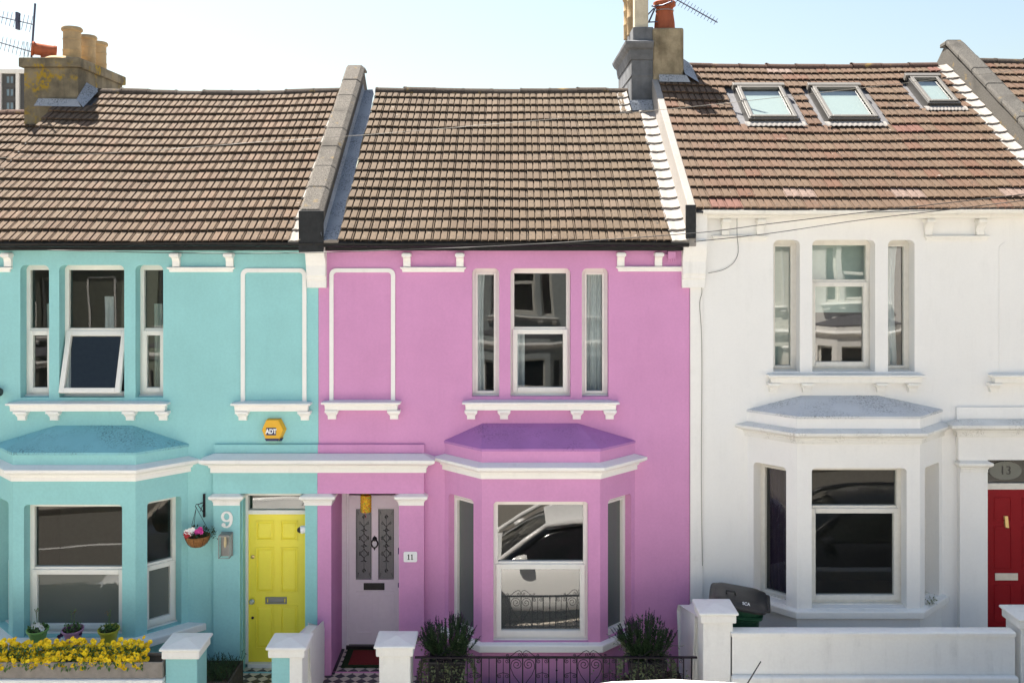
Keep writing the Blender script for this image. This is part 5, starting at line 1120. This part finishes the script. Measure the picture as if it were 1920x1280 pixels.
# ------------------------------------------------------------------ parked cars
def car(x, y, z, rz, paint, label, scale=1.0):
    t = thing('parked_car', (0, 0, 0), label, 'car')
    # stations along the length: x, half width low, belt z, sill z, roof z (None = bonnet), half width roof
    st = [(-2.05, .55, .62, .30), (-1.98, .76, .74, .24), (-1.6, .86, .86, .22), (-1.0, .88, .95, .20), (-.4, .89, .98, .20), (.6, .89, 1.0, .20), (1.3, .88, 1.02, .22), (1.85, .83, 1.0, .26), (2.02, .70, .92, .34)]
    b = MB(); vs = []; n = 14
    for sx, hw, zb_, zs in st:
        sec = [(-hw*.85, zs), (-hw*.97, zs+.08), (-hw, zs+.25), (-hw*.99, zb_-.18), (-hw*.93, zb_-.03), (-hw*.8, zb_+.01), (-hw*.4, zb_+.035), (hw*.4, zb_+.035), (hw*.8, zb_+.01), (hw*.93, zb_-.03), (hw*.99, zb_-.18), (hw, zs+.25), (hw*.97, zs+.08), (hw*.85, zs)]
        vs += [(sx, q, zz) for q, zz in sec]
    b.add(vs, [(i*n+k, i*n+(k+1) % n, (i+1)*n+(k+1) % n, (i+1)*n+k) for i in range(len(st)-1) for k in range(n)]+[tuple(range(n)), tuple(range((len(st)-1)*n, len(st)*n))])
    o = b.build('body', paint, t, smooth=40); m_ = o.modifiers.new('s', 'SUBSURF'); m_.levels = 2; m_.render_levels = 2
    def loft(name, mat, st2, off=0.0, sub=2):
        g = MB(); vs = []; n = 9
        for sx, hw, zb_, zt_, ht in st2:
            sec = [(-hw, zb_), (-(hw*.45+ht*.55), zb_+(zt_-zb_)*.55), (-ht, zt_-.05), (-ht*.86, zt_-.008), (0, zt_+.03), (ht*.86, zt_-.008), (ht, zt_-.05), (hw*.45+ht*.55, zb_+(zt_-zb_)*.55), (hw, zb_)]
            vs += [(sx, q, zz) for q, zz in sec]
        k = len(st2); g.add(vs, [(i*n+j, i*n+j+1, (i+1)*n+j+1, (i+1)*n+j) for i in range(k-1) for j in range(n-1)]+[tuple(range(n)), tuple(range((k-1)*n, k*n))])
        q = g.build(name, mat, t, smooth=40); mm = q.modifiers.new('s', 'SUBSURF'); mm.levels = sub; mm.render_levels = sub; return q
    loft('cabin_glass', M['carglass'], [(-1.12, .80, .90, .95, .70), (-.75, .81, .94, 1.22, .66), (-.25, .82, .96, 1.47, .63), (.5, .82, .97, 1.53, .63), (1.3, .81, .98, 1.48, .61), (1.75, .79, .98, 1.25, .60), (1.9, .78, .97, 1.02, .66)])
    rf = MB(); prof = [(-.42, 1.43, .60), (-.2, 1.51, .635), (.4, 1.57, .64), (1.1, 1.55, .63), (1.62, 1.46, .59)]; vs = []
    for sx, zz, hw in prof: vs += [(sx, -hw-.005, zz-.09), (sx, -hw*.95, zz-.03), (sx, -hw*.6, zz+.012), (sx, 0, zz+.025), (sx, hw*.6, zz+.012), (sx, hw*.95, zz-.03), (sx, hw+.005, zz-.09)]
    rf.add(vs, [(i*7+j, i*7+j+1, (i+1)*7+j+1, (i+1)*7+j) for i in range(4) for j in range(6)]); q = rf.build('roof', paint, t, smooth=60); mm = q.modifiers.new('s', 'SUBSURF'); mm.levels = 2; mm.render_levels = 2
    pl = MB()
    for s_ in (-1, 1):
        pl.tube([(-1.2, s_*.80, .93), (-.8, s_*.745, 1.21), (-.42, s_*.645, 1.44), (0, s_*.655, 1.50), (.6, s_*.66, 1.52), (1.2, s_*.645, 1.49), (1.6, s_*.62, 1.40), (1.9, s_*.77, 1.02)], [.035, .04, .042, .04, .04, .04, .05, .08], 8)
        pl.tube([(.55, s_*.80, 1.0), (.52, s_*.655, 1.5)], .03, 6)
    pl.build('pillars', paint, t, smooth=60)
    for s_ in (-1, 1):
        mr = MB(); mr.lathe((-.80, s_*.95, 1.02), [(.015, -.12), (.05, -.105), (.07, -.05), (.075, .02), (.068, .075), (.05, .085)], 16, axis=Vector((1, 0, .12))); mr.tube([(-.78, s_*.84, .97), (-.79, s_*.93, .99)], .025, 6); mr.build('wing_mirror', paint, t, smooth=60)
        hl = MB(); hl.lathe((-1.90, s_*.62, .70), [(.02, .10), (.09, .07), (.125, 0), (.10, -.05)], 16, axis=Vector((-.8, s_*.4, .3))); hl.build('headlight', M['lampglass'], t, smooth=60)
        for wx in (-1.28, 1.28):
            wh = MB(); wh.lathe((wx, s_*.72, .31), [(.2, 0), (.29, .0), (.31, .03), (.31, .16), (.29, .18), (.2, .18)], 28, axis=Vector((0, s_, 0))); wo = wh.build('wheel', M['rubber'], t, smooth=40)
            rm = MB(); rm.lathe((wx, s_*.885, .31), [(.2, 0), (.19, .012), (.05, .0)], 20, axis=Vector((0, s_, 0))); rm.build('rim', M['alloy'], wo, smooth=40)
    MB().tube([(.98, 0, 1.56), (1.26, 0, 2.02)], [.009, .006], 6).build('aerial_rod', M['black'], t)
    t.location = (x, y, z); t.rotation_euler = (0, 0, rz); t.scale = (scale,)*3; return t
car(1.05, -3.90, slope(1.2)-.12, 0, M['carwhite'], 'white car parked at the kerb, only its curved roof and rod aerial in view', 1.045)
car(-4.7, -4.0, slope(-4.1)-.12, 0, M['carwhite'], 'white car mirrored in the turquoise bay window')
car(5.9, -4.0, slope(5.9)-.12, 0, M['cardark'], 'dark car mirrored in the white bay window')

# ------------------------------------------------------------------ the row across the street, seen only in the window panes
for lab, wl_, hx, dz in (('dark olive house at the lower end of the opposite row, mirrored in the turquoise windows', 'oppdark', -11.5, -.6), ('sage green house across the street, next to the dark olive one', 'oppgreen', -6.55, -.3),
        ('cream house across the street between the sage and the grey-blue one', 'oppcream', -1.58, -.1), ('grey-blue house across the street, mirrored in the pink upstairs window', 'oppblue', 3.39, 0),
        ('pale stone house across the street beside the grey-blue one', 'oppcream', 8.36, .3), ('bright white house across the street, mirrored in the white house windows', 'trim', 13.33, .35)):
    T = shifted(S11, 0, 0, label=lab, wall=wl_, bayroof='slate', plainglass=True, glass=('darkglass', 'darkglass'), bglass=('darkglass',)*4, group='houses across the street')
    h = house(T)[0]; MB().box(T['door'][0], T['door'][1], .5, .55, .2, 2.9).build('door', M['cardark'], h)
    MB().add([(T['x0'], -.2, 5.9), (T['x1'], -.2, 5.9), (T['x1'], 3.5, 8.5), (T['x0'], 3.5, 8.5), (T['x1'], 7, 5.9), (T['x0'], 7, 5.9)], [(0, 1, 2, 3), (3, 2, 4, 5)]).build('roof', M['slate'], h)
    MB().box(T['x0'], T['x1'], -1.95, -1.7, -.4, .9).build('front_wall', M['trim'], h)
    h.location = (hx, -15.5, dz+.1); h.rotation_euler = (0, 0, math.pi)
